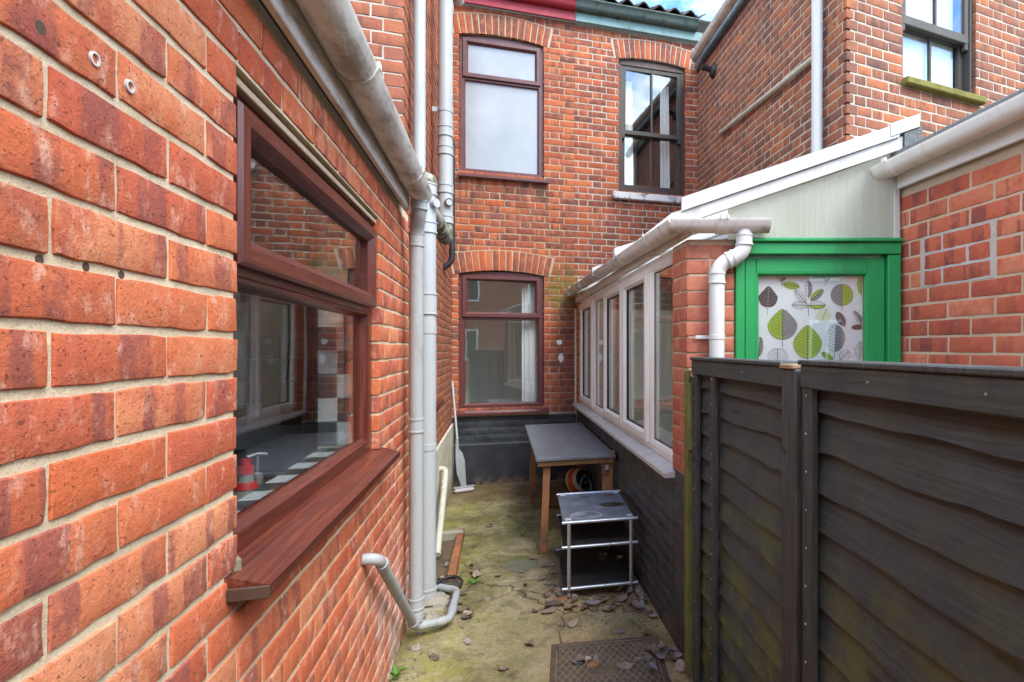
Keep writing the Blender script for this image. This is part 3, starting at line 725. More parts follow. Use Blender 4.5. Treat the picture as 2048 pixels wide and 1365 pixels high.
tw = .0985; tmesh = {}
def tile(parent, x, y, z, sx, sy, sz, dark):
    k = (round(sx, 3), round(sy, 3), round(sz, 3), dark)
    if k not in tmesh: o = MB().box(-sx / 2, sx / 2, -sy / 2, sy / 2, -sz / 2, sz / 2, .002).build('tile', 'tile_dark' if dark else 'tile_white', parent); tmesh[k] = o.data
    else: o = link('tile', tmesh[k], parent)
    o.location = (x, y, z); return o
n = 0; x = HX1 - .03 - tw / 2
while x > HX0 + .02:
    tile(lgo, x, .089 + (ledge_y(x) - .092) / 2, HZ0 + .033, tw - .004, ledge_y(x) - .096, .008, n % 2 == 0); n += 1; x -= tw
for c in range(2):
    for rr in range(5):
        tile(rvo, HX1 - .022, .19 - c * .07 + (0 if c == 0 else .004), HZ0 + .09 + rr * .098, .008, .068 if c == 0 else .056, .094, (rr + c) % 2 == 0)
rm = MB().box(.6, 3.1, .224, 2.6, .2, 2.3); rm.f = [f for i, f in enumerate(rm.f) if i != 2]; rm.mi = rm.mi[:5]
rmo = rm.build('room_interior', 'room_cream', ext, recalc=False); rmo.location = wo.location; rmo.rotation_euler = wo.rotation_euler
rb = MB(); rb.box(.6, HX0 - .006, .2215, .2235, .2, 2.3); rb.box(HX1 + .006, 3.1, .2215, .2235, .2, 2.3); rb.box(HX0 - .006, HX1 + .006, .2215, .2235, .2, HZ0 - .002); rb.box(HX0 - .006, HX1 + .006, .2215, .2235, HZ1 + .004, 2.3)
o = rb.build('inner_wall', 'room_cream', ext); o.location = wo.location; o.rotation_euler = wo.rotation_euler
wt = MB().box(.62, 3.08, .23, .84, .88, .92, .004); wto = wt.build('worktop', 'worktop', ext); wto.location = wo.location; wto.rotation_euler = wo.rotation_euler
# splashback on the far inner wall
spb = MB().box(3.085, 3.098, .3, 2.4, .92, 1.62); spo = spb.build('splashback', 'grout', ext); spo.location = wo.location; spo.rotation_euler = wo.rotation_euler
for i in range(14):
    for j in range(6):
        tile(spo, 3.083, .36 + i * .145, .975 + j * .112, .008, .141, .108, (i * 3 + j * 2 + (i * j) % 3) % 4 < 2)
# roof, fascia
rf = MB().sweep([(-.02, 2.385), (-3.2, 2.9), (-3.2, 2.82), (-.02, 2.30)], (0, -2.6 + 0, 0), (0, 2.22, 0), (1, 0, 0)).build('roof', 'felt_roof', ext)
fa = MB(); fa.box(.022, .042, -2.6, 1.95, 2.238, 2.385, .003); fa.build('fascia', 'fascia_white', ext); MB().box(.002, .0215, -2.6, 1.95, 2.262, 2.3).build('soffit_board', 'wood_dark', ext)

# gutter on the extension
def half_gutter(m, r, t=.004, n=12):
    a = [(math.cos(math.pi + math.pi * k / n) * r, math.sin(math.pi + math.pi * k / n) * r) for k in range(n + 1)]
    b = [(math.cos(math.pi + math.pi * k / n) * (r - t), math.sin(math.pi + math.pi * k / n) * (r - t)) for k in range(n, -1, -1)]
    return [(-r - .004, .0), (-r - .004, -.004)] + a[1:-1] + [(r + .004, -.004), (r + .004, .0)] + b
def gutter(name, label, p0, p1, right, r, matn, brackets=(), lip=True, group=None, endcap=()):
    p0, p1 = Vector(p0), Vector(p1); d = (p1 - p0); L = d.length
    t = thing(name, label, 'gutter', p0, 0, group)
    MB().sweep(half_gutter(None, r), (0, 0, 0), d, right).build('trough', matn, t, 40)
    un = d.normalized()
    for b in brackets:
        c = un * b; m = MB(); pr = half_gutter(None, r + .005, .006)
        m.sweep(pr, c - un * .016, c + un * .016, right); m.box(-.004, .004, -.012, .012, -.005, .014, 0, 0, Matrix.Translation(c + Vector(right) * (r + .006)))
        m.build('bracket', matn, t, 40)
    for e in endcap:
        c = un * e; n = 12
        v = [tuple(c + Vector(right) * math.cos(math.pi + math.pi * k / n) * r + Vector((0, 0, 1)) * math.sin(math.pi + math.pi * k / n) * r) for k in range(n + 1)]
        v2 = [tuple(Vector(p) + un * .005) for p in v]; m = MB(); k = n + 1
        m.add(v + v2, [tuple(range(k)), tuple(range(2 * k - 1, k - 1, -1))] + [(i, (i + 1) % k, k + (i + 1) % k, k + i) for i in range(k)]); m.build('end_cap', matn, t)
    return t
gt = gutter('gutter', 'grimy white half-round gutter sloping along the kitchen extension eaves', (-.395, -1.6, 2.345), (-.395, 2.97, 2.335), (1, 0, 0), .055, 'gutter_dirty', [3.28, 4.2], endcap=[4.568])

# pipes ------------------------------------------------------------
def collar(m, p, d, r, h=.05, bead=True):
    p, d = Vector(p), Vector(d).normalized(); a = p - d * h / 2; b = p + d * h / 2
    if bead: m.tube([a, a + d * .001, a + d * .010, a + d * .012, b - d * .012, b - d * .010, b - d * .001, b], [r * 1.02, r * 1.15, r * 1.15, r * 1.07, r * 1.07, r * 1.15, r * 1.15, r * 1.02], 20)
    else: m.tube([a, a + d * .001, b - d * .001, b], [r, r * 1.07, r * 1.07, r], 20)
    return m
def pipe_thing(name, label, path, r, matn, collars=(), bands=(), group=None, lug=None, seg=18):
    p0 = Vector(path[-1] if path[-1][2] < path[0][2] else path[0]); t = thing(name, label, 'pipe', p0, 0, group)
    MB().tube([Vector(p) - p0 for p in path], r, seg).build('pipe', matn, t, 45)
    for c in collars:
        p, d, h = c; collar(MB(), Vector(p) - p0, d, r, h).build('socket', matn, t, 40)
    for c in bands:
        p, d, h = c; m = collar(MB(), Vector(p) - p0, d, r, h, False)
        if lug is not None: q = Vector(p) - p0; m.box(min(0, lug[0]) - .008, max(0, lug[0]) + .008, min(0, lug[1]) - .008, max(0, lug[1]) + .008, -h / 2, h / 2, .002, 0, Matrix.Translation(q))
        m.build('bracket', matn, t, 40)
    return t
Z = (0, 0, 1)
p1x, p1y = -.42, 3.0
pipe_thing('downpipe', 'light grey round rainwater downpipe fed by the grimy extension gutter', arc_path([(-.395, 2.925, 2.30), (-.395, 2.925, 2.235), (p1x, p1y, 2.14), (p1x, p1y, .11)], .05), .034, 'pipe_lower',
           [((p1x, p1y, 2.10), Z, .075), ((p1x, p1y, 1.13), Z, .075), ((p1x, p1y, .20), Z, .06), ((-.395, 2.925, 2.262), Z, .05)], [((p1x, p1y, .14), Z, .03)])
p2x, p2y = -.424, 3.445
t2 = pipe_thing('soil_pipe', 'thick light grey soil pipe with a mossy cap beside the extension corner', [(p2x, p2y, 2.54), (p2x, p2y, .0)], .052, 'pipe_grey',
           [((p2x, p2y, 2.49), Z, .07), ((p2x, p2y, 2.26), Z, .07), ((p2x, p2y, 1.80), Z, .13), ((p2x, p2y, .05), Z, .08)], [((p2x, p2y, 1.655), Z, .07), ((p2x, p2y, .94), Z, .04)])
MB().tube([(0, 0, 2.5), (0, 0, 2.545), (0, 0, 2.575), (0, 0, 2.59)], [.055, .055, .044, .02], 16).build('cap', 'pipe_mossy', t2, 50)
m = MB().tube([(0, 0, 2.40), (.062, -.055, 2.40)], .026, 14); m.build('access_boss', 'pipe_grey', t2, 40)
p3x, p3y = -.411, 4.44
t3 = pipe_thing('soil_pipe', 'tall pale grey soil pipe rising beside the frosted upstairs window', [(p3x, p3y, 2.52), (p3x, p3y, 7.2)], .054, 'pipe_grey',
           [((p3x, p3y, 3.23), Z, .08), ((p3x, p3y, 3.08), Z, .07), ((p3x, p3y, 2.78), Z, .07), ((p3x, p3y, 2.54), Z, .06)], [((p3x, p3y, 3.40), Z, .04)], lug=(-.09, 0))
m = MB().tube([(0, 0, 2.665 - 2.52), (.035, -.075, 2.665 - 2.52)], .030, 16, False); m.tube([(0, 0, 2.665 - 2.52), (.034, -.07, 2.665 - 2.52)], .024, 16); m.build('access_boss', 'pipe_grey', t3, 40)
pipe_thing('branch_pipe', 'green-stained mossy branch pipe bending between the two soil pipes', arc_path([(p3x, p3y, 2.535), (p3x, p3y, 2.39), (p2x, p2y + .05, 2.385)], .09), .0535, 'pipe_mossy', [((-.4195, 3.95, 2.388), (-.015, -1, 0), .06)])
pipe_thing('rainwater_pipe', 'slim pale grey pipe coming down the brick wing behind the gutter end', [(-.46, 3.40, 2.60), (-.46, 3.40, 7.0)], .034, 'pipe_grey', [((-.46, 3.4, 5.2), Z, .06)])
pipe_thing('overflow_pipe', 'thin black pipe with elbow entering the wall below the soil pipe', arc_path([(-.44, 5.38, 3.5), (-.44, 5.38, 2.36), (-.53, 5.38, 2.29)], .06), .026, 'pipe_black', [((-.44, 5.38, 2.46), Z, .05), ((-.44, 5.38, 2.62), Z, .04)])
pipe_thing('waste_pipe', 'bent grey waste pipe leaving the brick wall and running to the gully', arc_path([(-.53, 2.19, .745), (-.44, 2.19, .745), (-.425, 3.0, .075), (-.265, 3.07, .058), (-.25, 3.43, .058), (-.36, 3.52, .05)], .045), .021, 'pipe_lower',
           [((-.436, 2.245, .70), (.02, .77, -.64), .03), ((-.427, 2.93, .13), (.02, .77, -.64), .03), ((-.385, 3.02, .072), (1, .4, 0), .04), ((-.30, 3.056, .062), (1, .4, 0), .03), ((-.259, 3.18, .058), (.04, 1, 0), .03)])
pipe_thing('waste_pipe', 'cream waste pipe sloping down the white rendered plinth', arc_path([(-.53, 4.86, .50), (-.45, 4.86, .50), (-.445, 4.80, .44), (-.43, 4.05, .06)], .035), .023, 'pipe_cream', [((-.446, 4.74, .41), (.02, -.8, -.4), .03), ((-.444, 4.66, .37), (.02, -.8, -.4), .02)])

# ================================================================== LEFT: two-storey wing
wl = thing('house_wing', 'two-storey red-brown brick wing carrying the grey soil pipes', 'house', (-.52, 3.25, 0))
B = Bricks()
ws, Ms = make_wall(wl, B, (0, 0), (0, 1), 0, 3.05, -.03, 5.6, [(.72, 1.62, 1.09, 2.16)], 'brick_wing_left', 'mortar_old', 'flemish', .075, 0, .0, endL=0, recess=.005, seg=.08)
we, Me = make_wall(wl, B, (0, 0), (1, 0), -2.6, 0, 1.8, 5.6, [], 'brick_wing_left', 'mortar_white', 'flemish', .075, 0, .0, endR=1, recess=.004, name='end_wall', jit=.0018)
B.finish()
# its ground-floor window, plinth, eaves
wn = MB().ring(.724, 1.616, 1.095, 2.155, [(0, .1), (0, .05), (.05, .05), (.06, .06), (.06, .08)], 0, 1).build('window', ['mahogany_y', 'mahogany_z'], wl, 35)
wn.location = ws.location; wn.rotation_euler = ws.rotation_euler
pane(wn, .77, 1.57, 1.14, 2.11, .07)
MB().box(.66, 1.70, -.05, .08, 1.055, 1.09, .004).build('sill', 'mahogany_y', wn)
o = room(wl, .6, 1.75, 1.0, 2.3, .1, 1.5, 'room_cream'); o.location = ws.location; o.rotation_euler = ws.rotation_euler
pl = MB(); pl.box(.2, 3.04, -.022, -.0005, -.03, .70, .006); o = pl.build('plinth', 'cream_render', wl); o.location = ws.location; o.rotation_euler = ws.rotation_euler
MB().box(-2.6, .05, -.1, 3.1, 5.6, 5.66).build('roof', 'felt_roof', wl)
MB().box(.004, .024, 0, 3.04, 5.25, 5.45, .003).build('fascia', 'fascia_white', wl)
gutter('gutter', 'dark-rimmed grey gutter end of the left wing beside the red fascia', (-.43, 3.2, 5.26), (-.43, 6.02, 5.25), (1, 0, 0), .056, 'gutter_fence', [1.0, 2.0], endcap=[2.81])

# ================================================================== BACK: our house
BY = 6.3
hs = thing('terraced_house', 'rear wall of red brick terraced house with two mahogany windows and crimson fascia', 'house', (0, BY, 0))
PARTY = .85
B = Bricks(hid=lambda x, y: x < 906 or y > 980)
W1 = (-.442, .490, 3.512, 5.10); W2 = (-.446, .492, .84, 2.42)
A1 = (-.478, .523, 5.05, 5.275); A2 = (-.478, .538, 2.36, 2.585)
def backmat(x, z): return 'brick_old'
wb, Mb = make_wall(hs, B, (0, 0), (1, 0), -.52, PARTY, .76, 5.40, [W1, W2], 'brick_old', 'mortar_old', 'flemish', .0765, .02, .0, skip=[A1, A2], recess=.005, hj=.0115, jit=.0022, seg=.06, thick=.12)
arch(B, wb, Mb, -.46, .505, 5.065, .045, 15, 'brick_old', .225); arch(B, wb, Mb, -.46, .52, 2.375, .05, 15, 'brick_old', .225)
# small patches beside the arches' skewbacks
B.finish()
for px, py, rx, rz in [(1118, 685, .035, .035), (1122, 716, .03, .05)]:
    p = onY(px, py, BY); m = MB(); n = 11
    ang = [2 * math.pi * k / n for k in range(n)]; rad = [R.uniform(.7, 1.15) for _ in ang]
    v = [(p.x + math.cos(a) * rx * q, -.004, p.z + math.sin(a) * rz * q) for a, q in zip(ang, rad)] + [(p.x + math.cos(a) * rx * q * 1.1, .01, p.z + math.sin(a) * rz * q * 1.1) for a, q in zip(ang, rad)]
    m.add(v, [tuple(range(n))] + [(i, (i + 1) % n, n + (i + 1) % n, n + i) for i in range(n)]); m.build('filler_patch', 'cloth_white', wb)
def house_window(parent, W, zt, label, glassm, tilt=0.0, sillx=(.0, .06), sash_top=True, recess=.035):
    x0, x1, z0, z1 = W; m = MB()
    r = recess
    m.ring(x0 + .004, x1 - .004, z0 + .004, z1 - .004, [(0, r + .07), (0, r), (.048, r), (.053, r + .005), (.062, r + .016), (.062, r + .093)], 0, 1)
    m.box(x0 + .04, x1 - .04, r + .002, r + .06, zt - .04, zt + .03, .005, 0); m.box(x0 + .02, x1 - .02, r - .002, r + .06, z1 - .08, z1 - .006, .004, 0)
    w_ = m.build('window', ['frame_red_x', 'frame_red_z'], parent, 35); tag(w_, label)
    top = z1 - .055
    MB().ring(x0 + .035, x1 - .035, zt - .012, top, [(0, r), (0, r - .014), (.005, r - .02), (.04, r - .02), (.047, r - .014), (.06, r + .004), (.06, r + .03)], 0, 1).build('sash', ['frame_red_x', 'frame_red_z'], w_, 35)
    dp = .024 if tilt else 0.0
    pane(w_, x0 + .09, x1 - .09, zt + .03, top - .04, r + .014 + dp, glassm, tilt=tilt); pane(w_, x0 + .06, x1 - .06, z0 + .05, zt - .02, r + .028 + dp, glassm, tilt=tilt)
    s = MB(); s.sweep([(-.06, z0 - .03), (-.06, z0 - .055), (-.048, z0 - .055), (-.045, z0 - .042), (.06, z0 - .03), (.06, z0 + .003), (-.0, z0 - .004)][::-1], (x0 - sillx[0], 0, 0), (x1 + sillx[1], 0, 0), (0, 1, 0)); s.build('sill', 'frame_red_x', w_)
    return w_
wU = house_window(hs, W1, 4.615, 'brown framed upstairs window with frosted glass', 'glass_obscured')
wD = house_window(hs, W2, 1.90, 'dark red framed downstairs window with clear glass', 'glass', tilt=.1, sillx=(.02, .06))
room(hs, -.9, .95, .3, 2.6, .13, 2.2, 'room_white'); room(hs, -.9, .95, 3.2, 5.3, .13, 2.0, 'room_cream', 'room_interior')
for xx, ww in ((.25, .2),):
    m = MB(); n = 12
    v = [(xx + i * ww / n, .16 + .012 * math.sin(i * 1.9), z) for z in (.8, 2.3) for i in range(n + 1)]
    m.add(v, [(i, i + 1, n + 2 + i, n + 1 + i) for i in range(n)]); m.build('curtain', 'cloth_white', wD, 60)
# black painted plinth: painted brick courses above, smooth render below
BP = Bricks(); wp, Mp = make_wall(hs, BP, (0, 0), (1, 0), -.515, .87, .44, .755, [], 'black_paint', 'black_paint', 'flemish', .0765, .02, .05, recess=.003, name='painted_plinth', jit=.003, bev=.008, seg=.06)
BP.finish()
pr = MB(); pr.sweep([(-.028, -.03), (-.028, .445), (-.012, .462), (.06, .462), (.06, -.03)], (-.515, 0, 0), (.87, 0, 0), (0, 1, 0)); pr.build('render_plinth', 'black_render', hs)
# fascia, gutter, roof edge
MB().box(-.9, PARTY - .002, -.07, -.045, 5.385, 5.50, .004).build('fascia', 'paint_red', hs)
def ogee(): return [(0, 0), (.0, -.105), (-.03, -.112), (-.062, -.1), (-.082, -.07), (-.09, -.03), (-.112, -.012), (-.112, .0), (-.1, .0), (-.098, -.008), (-.08, -.022), (-.07, -.064), (-.05, -.09), (-.012, -.094), (-.010, 0)]
MB().sweep(ogee(), (-.9, -.07, 5.60), (PARTY - .003, -.07, 5.60), (0, 1, 0)).build('gutter', 'paint_red', hs, 50)
MB().sweep([(-.12, 5.61), (-.12, 5.63), (2.5, 6.9), (2.5, 6.86)], (-.9, 0, 0), (PARTY, 0, 0), (0, 1, 0)).build('roof', 'clay_tile', hs)
def pantile_mesh(wd=.215, ln=.36):
    m = MB(); n = 12; v = []; 
    for t in (0, 1):
        for y in (0, 1):
            for i in range(n + 1):
                a = i / n; z = .028 * math.cos(a * 2 * math.pi * 1.0 - .6) + (.014 if t else 0); v.append(((a - .5) * wd, y * ln, z + y * .0))
    k = n + 1
    f = [(i, i + 1, k + i + 1, k + i) for i in range(n)] + [(2 * k + i, 3 * k + i, 3 * k + i + 1, 2 * k + i + 1) for i in range(n)] + [(i, 2 * k + i, 2 * k + i + 1, i + 1) for i in range(n)]
    f += [(0, k, 3 * k, 2 * k), (n, 2 * k + n, 3 * k + n, k + n)]
    return m.add(v, f)
pm = pantile_mesh().build('roof_tile', 'clay_tile', None, 50); PTM = pm.data; bpy.data.objects.remove(pm)
def tiles(parent, x0, x1, zb, yb):
    x = x0 + .1
    for r_ in range(3):
        x = x0 + .1
        while x < x1:
            o = link('roof_tile', PTM, parent, (x, yb + r_ * .27, zb + r_ * .145), (math.radians(26) + R.uniform(-.03, .03), R.uniform(-.03, .03), R.uniform(-.02, .02))); x += .2
tiles(hs, -.9, PARTY, 5.665, -.135)

# ================================================================== BACK: neighbour's house
hn = thing('terraced_house', 'rear wall of neighbouring brick house with white pointing, sash window and teal gutter', 'house', (0, BY, 0))
B = Bricks(hid=lambda x, y: y > 620 or x > 1395)
W3 = (1.392, 2.245, 3.455, 5.09); A3 = (1.362, 2.278, 5.045, 5.27)
wb2, Mb2 = make_wall(hn, B, (0, 0), (1, 0), PARTY + .002, 2.45, 2.0, 5.40, [W3], 'brick_old', 'mortar_white', 'flemish', .0765, .02, .0, skip=[A3], recess=.004, hj=.012, jit=.0016, seg=.08, thick=.12)
arch(B, wb2, Mb2, 1.38, 2.26, 5.06, .04, 15, 'brick_old', .225)
B.finish()
MB().box(PARTY + .002, 2.45, .004, .12, .0, 2.0).build('lower_wall', 'room_cream', hn)
x0, x1, z0, z1 = W3
m = MB(); m.ring(x0 + .004, x1 - .004, z0 + .004, z1 - .004, [(0, .13), (0, .035), (.04, .035), (.04, .12)], 0, 0); m.box(x0 + .02, x1 - .02, .03, .11, z1 - .085, z1 - .006, .004)
sw = m.build('window', 'paint_brown', hn); tag(sw, 'brown timber sliding sash window')
zm = 4.20
def sash4(parent, x0, x1, z0, z1, y, matn, glassm='glass', horns=False, name='sash', bot=.06, gl=True, tilt=0):
    m = MB(); m.ring(x0, x1, z0, z1, [(0, y + .04), (0, y), (.044, y), (.05, y + .008), (.05, y + .036)], 0, 0)
    cx = (x0 + x1) / 2; m.box(cx - .011, cx + .011, y + .002, y + .03, z0 + .045, z1 - .045, .003)
    if bot > .05: m.box(x0 + .002, x1 - .002, y - .002, y + .04, z0 + .001, z0 + bot, .003)
    if horns:
        for xx in (x0, x1 - .042): m.box(xx, xx + .042, y + .001, y + .038, z0 - .055, z0 + .01, .006)
    o = m.build(name, matn, parent, 35)
    if gl:
        pane(parent, x0 + .045, cx - .008, z0 + .045, z1 - .045, y + .016, glassm, tilt=tilt); pane(parent, cx + .008, x1 - .045, z0 + .045, z1 - .045, y + .016, glassm, tilt=tilt)
    return o
sash4(sw, x0 + .045, x1 - .045, zm - .03, z1 - .09, .04, 'wood_dark', horns=True, bot=.05, tilt=.05)
sash4(sw, x0 + .042, x1 - .042, z0 + .03, zm + .015, .088, 'paint_brown', bot=.075)
room(hn, 1.2, 2.4, 3.2, 5.3, .14, 2.2, 'room_dark')
for xx, ww in ((x0 + .07, .14), (x1 - .27, .11)):
    m = MB(); n = 10
    v = [(xx + i * ww / n + (.02 if z < 4 else 0) * (i / n), .2 + .012 * math.sin(i * 1.7), z) for z in (3.4, 4.9) for i in range(n + 1)]
    m.add(v, [(i, i + 1, n + 2 + i, n + 1 + i) for i in range(n)]); m.build('curtain', 'cloth_white', sw, 60)
MB().box(1.31, 2.4, -.06, .04, 3.345, 3.425, .006).build('sill', 'stone_sill', hn)
MB().box(PARTY + .002, 2.45, -.07, -.045, 5.385, 5.50, .004).build('fascia', 'paint_teal', hn)
MB().sweep(ogee(), (PARTY, -.07, 5.60), (2.36, -.07, 5.60), (0, 1, 0)).build('gutter', 'iron_gutter', hn, 50)
MB().sweep([(-.12, 5.61), (-.12, 5.63), (2.5, 6.9), (2.5, 6.86)], (PARTY + .002, 0, 0), (6, 0, 0), (0, 1, 0)).build('roof', 'clay_tile', hn)
tiles(hn, PARTY, 2.45, 5.665, -.135)

# ================================================================== RIGHT: neighbour's two-storey wing
RX = 2.41
wr = thing('house_wing', 'tall neighbouring brick wing with white pointing and dark sash window', 'house', (RX, 3.30, 0))
B = Bricks(hid=lambda x, y: y > 430 or y > 345 and x > 1560)
FA = math.radians(7.2); fu = (math.cos(FA), math.sin(FA))
wsd, _m = make_wall(wr, B, (0, 3.0), (0, -1), 0, 3.0, 2.2, 5.08, [], 'brick_wing', 'mortar_white', 'flemish', .0765, .02, .02, endR=0, kR=-.126, hj=.012, recess=.004, seg=.08, name='side_wall', bev=.005)
# end wall: window in its own local x
def fx(px, py):            # pixel -> local x,z on the end wall
    r = ray(px, py); n = (-fu[1], fu[0]); t = (n[0] * RX + n[1] * 3.30) / (n[0] * r[0] + n[1] * r[1])
    X, Y = r[0] * t - RX, r[1] * t - 3.30; return X * fu[0] + Y * fu[1], CAMH + r[2] * t
wxl, wz0 = fx(1806, 165); wxr, wz1 = fx(1952, 190); zmid = fx(1872, 52)[1]
WR = (wxl, wxr, (wz0 + wz1) / 2, (wz0 + wz1) / 2 + 1.45)
wse, _m = make_wall(wr, B, (0, 0), fu, 0, 3.0, 2.2, 5.6, [WR], 'brick_wing', 'mortar_white', 'flemish', .0765, .02, .02, endL=1, kL=.126, hj=.012, recess=.004, seg=.08, name='end_wall', bev=.005)
B.finish()
x0, x1, z0, z1 = WR
m = MB(); m.ring(x0 + .003, x1 - .003, z0 + .003, z1 - .003, [(0, .14), (0, .03), (.03, .03), (.03, .13)], 0, 0)
sw = m.build('window', 'wood_dark', wr); sw.location = wse.location; sw.rotation_euler = wse.rotation_euler; tag(sw, 'weathered dark timber sash window with white blinds')
sash4(sw, x0 + .032, x1 - .032, zmid - .03, z1 - .04, .04, 'wood_dark', horns=True, bot=.07)
sash4(sw, x0 + .030, x1 - .030, z0 + .01, zmid + .02, .09, 'wood_dark', bot=.035)
MB().box(x0 + .04, x1 - .09, .14, .146, z0, z1).build('blind', 'cloth_white', sw)
ro = room(sw, x0 - .1, x1 + .1, z0 - .2, z1 + .1, .16, 1.5, 'room_dark')
MB().box(x0 - .01, x1 + .06, -.055, .05, z0 - .055, z0 + .0, .008).build('sill', 'sill_moss', sw)
MB().sweep([(-.02, 5.10), (3.4, 6.6), (3.4, 6.5), (-.02, 5.03)], (0, 0, 0), (0, 3.0, 0), (1, 0, 0)).build('roof', 'felt_roof', wr)
MB().box(-.03, -.008, -.02, 2.99, 5.06, 5.22, .003).build('fascia', 'paint_bluegrey', wr)
gutter('gutter', 'weathered grey gutter along the tall neighbouring wing meeting the teal eaves', (2.295, 3.2, 5.135), (2.295, 6.12, 5.125), (-1, 0, 0), .057, 'gutter_fence', [.9, 1.9, 2.8], endcap=[2.915])
pipe_thing('soil_pipe', 'white soil pipe fixed to the side of the tall neighbouring wing', [(2.345, 3.575, 2.6), (2.345, 3.555, 7.2)], .042, 'upvc_pipe', [])
pipe_thing('waste_pipe', 'cream waste pipe sloping along the tall neighbouring wing to the white pipe', arc_path([(2.45, 5.53, 3.96), (2.38, 5.53, 3.955), (2.375, 3.62, 3.815)], .03), .022, 'pipe_cream',
           [((2.375, 3.86, 3.833), (0, 1, .07), .07), ((2.376, 4.2, 3.857), (0, 1, .07), .03)])
lp = onX(1428, 142, 2.41); t = thing('wall_lamp', 'small black round wall fitting high on the neighbouring wing', 'wall lamp', (2.41, lp.y, lp.z))
MB().tube([(-.002, 0, 0), (-.02, 0, 0), (-.045, 0, .005)], [.085, .08, .045], 20).build('base', 'pipe_black', t, 50)
MB().tube([(-.03, 0, .004), (-.12, 0, .02), (-.122, 0, .02), (-.15, 0, .025)], [.03, .032, .036, .036], 16).build('holder', 'pipe_black', t, 50)

# ================================================================== RIGHT: neighbour's single-storey extension
EX = 1.87
xr = thing('kitchen_extension', 'neighbouring orange brick extension beside the green door, with white fascia and gutter', 'extension', (EX, 2.147, 0))
B = Bricks(hid=lambda x, y: y > 765)
pt = [onX(px, py, EX) for px, py in [(1843, 480), (1988, 560)]]; PX0, PX1, PZ0, PZ1 = 2.147 - pt[0].y, 2.147 - pt[1].y, 1.812, 2.0385
we2, Mx = make_wall(xr, B, (0, 0), (0, -1), 0, 3.6, -.03, 2.305, [], 'brick_neighbour', 'mortar_tan', 'stretcher', .0755, .0, .06, skip=[(PX0, PX1, PZ0, PZ1)], recess=.003, jit=.0009, seg=.05)
for r_ in range(3):
    zz0 = PZ0 + .006 + r_ * .074; cuts = [PX0 + .012, PX0 + .012 + (.105, .235, .105)[r_], PX1 - .012]
    for i in range(2): B.add(we2, Mx, cuts[i + 1] - cuts[i] - .008, .066, 'brick_neighbour', (cuts[i] + cuts[i + 1]) / 2, zz0 + .033, 0, .1, 0, 0, .0025, .004, .04)
B.finish()
MB().box(PX0 - .004, PX1 + .004, .0015, .02, PZ0 - .004, PZ1 + .004, .002).build('vent_patch', 'mortar_grey', we2)
MB().box(-.03, -.01, -3.6, .02, 2.30, 2.415, .003).build('fascia', 'upvc_frame', xr)
MB().box(-.05, 3.2, -3.6, 1.16, 2.425, 2.475, .004).build('roof', 'granule', xr)
gutter('gutter', 'clean white half-round gutter on the neighbouring extension ending above the green door', (1.775, -1.4, 2.415), (1.775, 2.17, 2.40), (-1, 0, 0), .056, 'upvc_frame', [3.47, 2.6], endcap=[3.565])

# ================================================================== RIGHT: conservatory / lean-to
CX = .87
cv = thing('conservatory', 'white framed lean-to conservatory with black painted dwarf wall and green door', 'conservatory', (CX, 2.42, 0))
def cy(Y): return 2.42 - Y        # world Y -> local x on the side (u = -Y)
B = Bricks(hid=lambda x, y: (x > 1392 and y > 712))
dw, Md = make_wall(cv, B, (0, 0), (0, -1), cy(6.28), cy(2.647), -.03, .875, [], 'black_paint', 'black_paint', 'stretcher', .0755, .0, .03, recess=.0036, hj=.012, name='dwarf_wall', jit=.0018, bev=.007, seg=.06, thick=.18)
fp, Mf = make_wall(cv, B, (0, 0), (0, -1), cy(6.28), cy(6.08), .875, 2.1, [], 'brick_pier', 'mortar_tan', 'stretcher', .0755, .0, .03, recess=.004, name='end_pier', seg=.06)
PA = math.atan2(-.28, .99); pu = (math.cos(PA), math.sin(PA))
make_wall(cv, B, (0, 0), (0, -1), cy(2.645), 0, -.03, .906, [], 'black_paint', 'black_paint', 'stretcher', .0755, .0, -.1125, recess=.0028, name='painted_pier', endR=0, kR=.283, jit=.0016, bev=.006, seg=.06)
make_wall(cv, B, (0, 0), pu, 0, .232, -.03, .906, [], 'black_paint', 'black_paint', 'stretcher', .0755, .0, .0, recess=.0028, name='painted_pier_front', endL=1, kL=-.283, jit=.0016, bev=.006, seg=.06)
ps, _m = make_wall(cv, B, (0, 0), (0, -1), cy(2.645), 0, .906, 2.06, [], 'brick_pier', 'mortar_tan', 'stretcher', .0755, .0, -.1125, recess=.005, name='pier', endR=0, kR=.283, jit=.0018, bev=.005, seg=.045)
pf, Mpf = make_wall(cv, B, (0, 0), pu, 0, .232, .906, 2.06, [], 'brick_pier', 'mortar_tan', 'stretcher', .0755, .0, .0, recess=.005, name='pier_front', endL=1, kL=-.283, jit=.0018, bev=.005, seg=.045)
B.finish()
MB().box(.02, .22, .11, .2, .0, 2.05).build('pier_core', 'mortar_tan', pf)
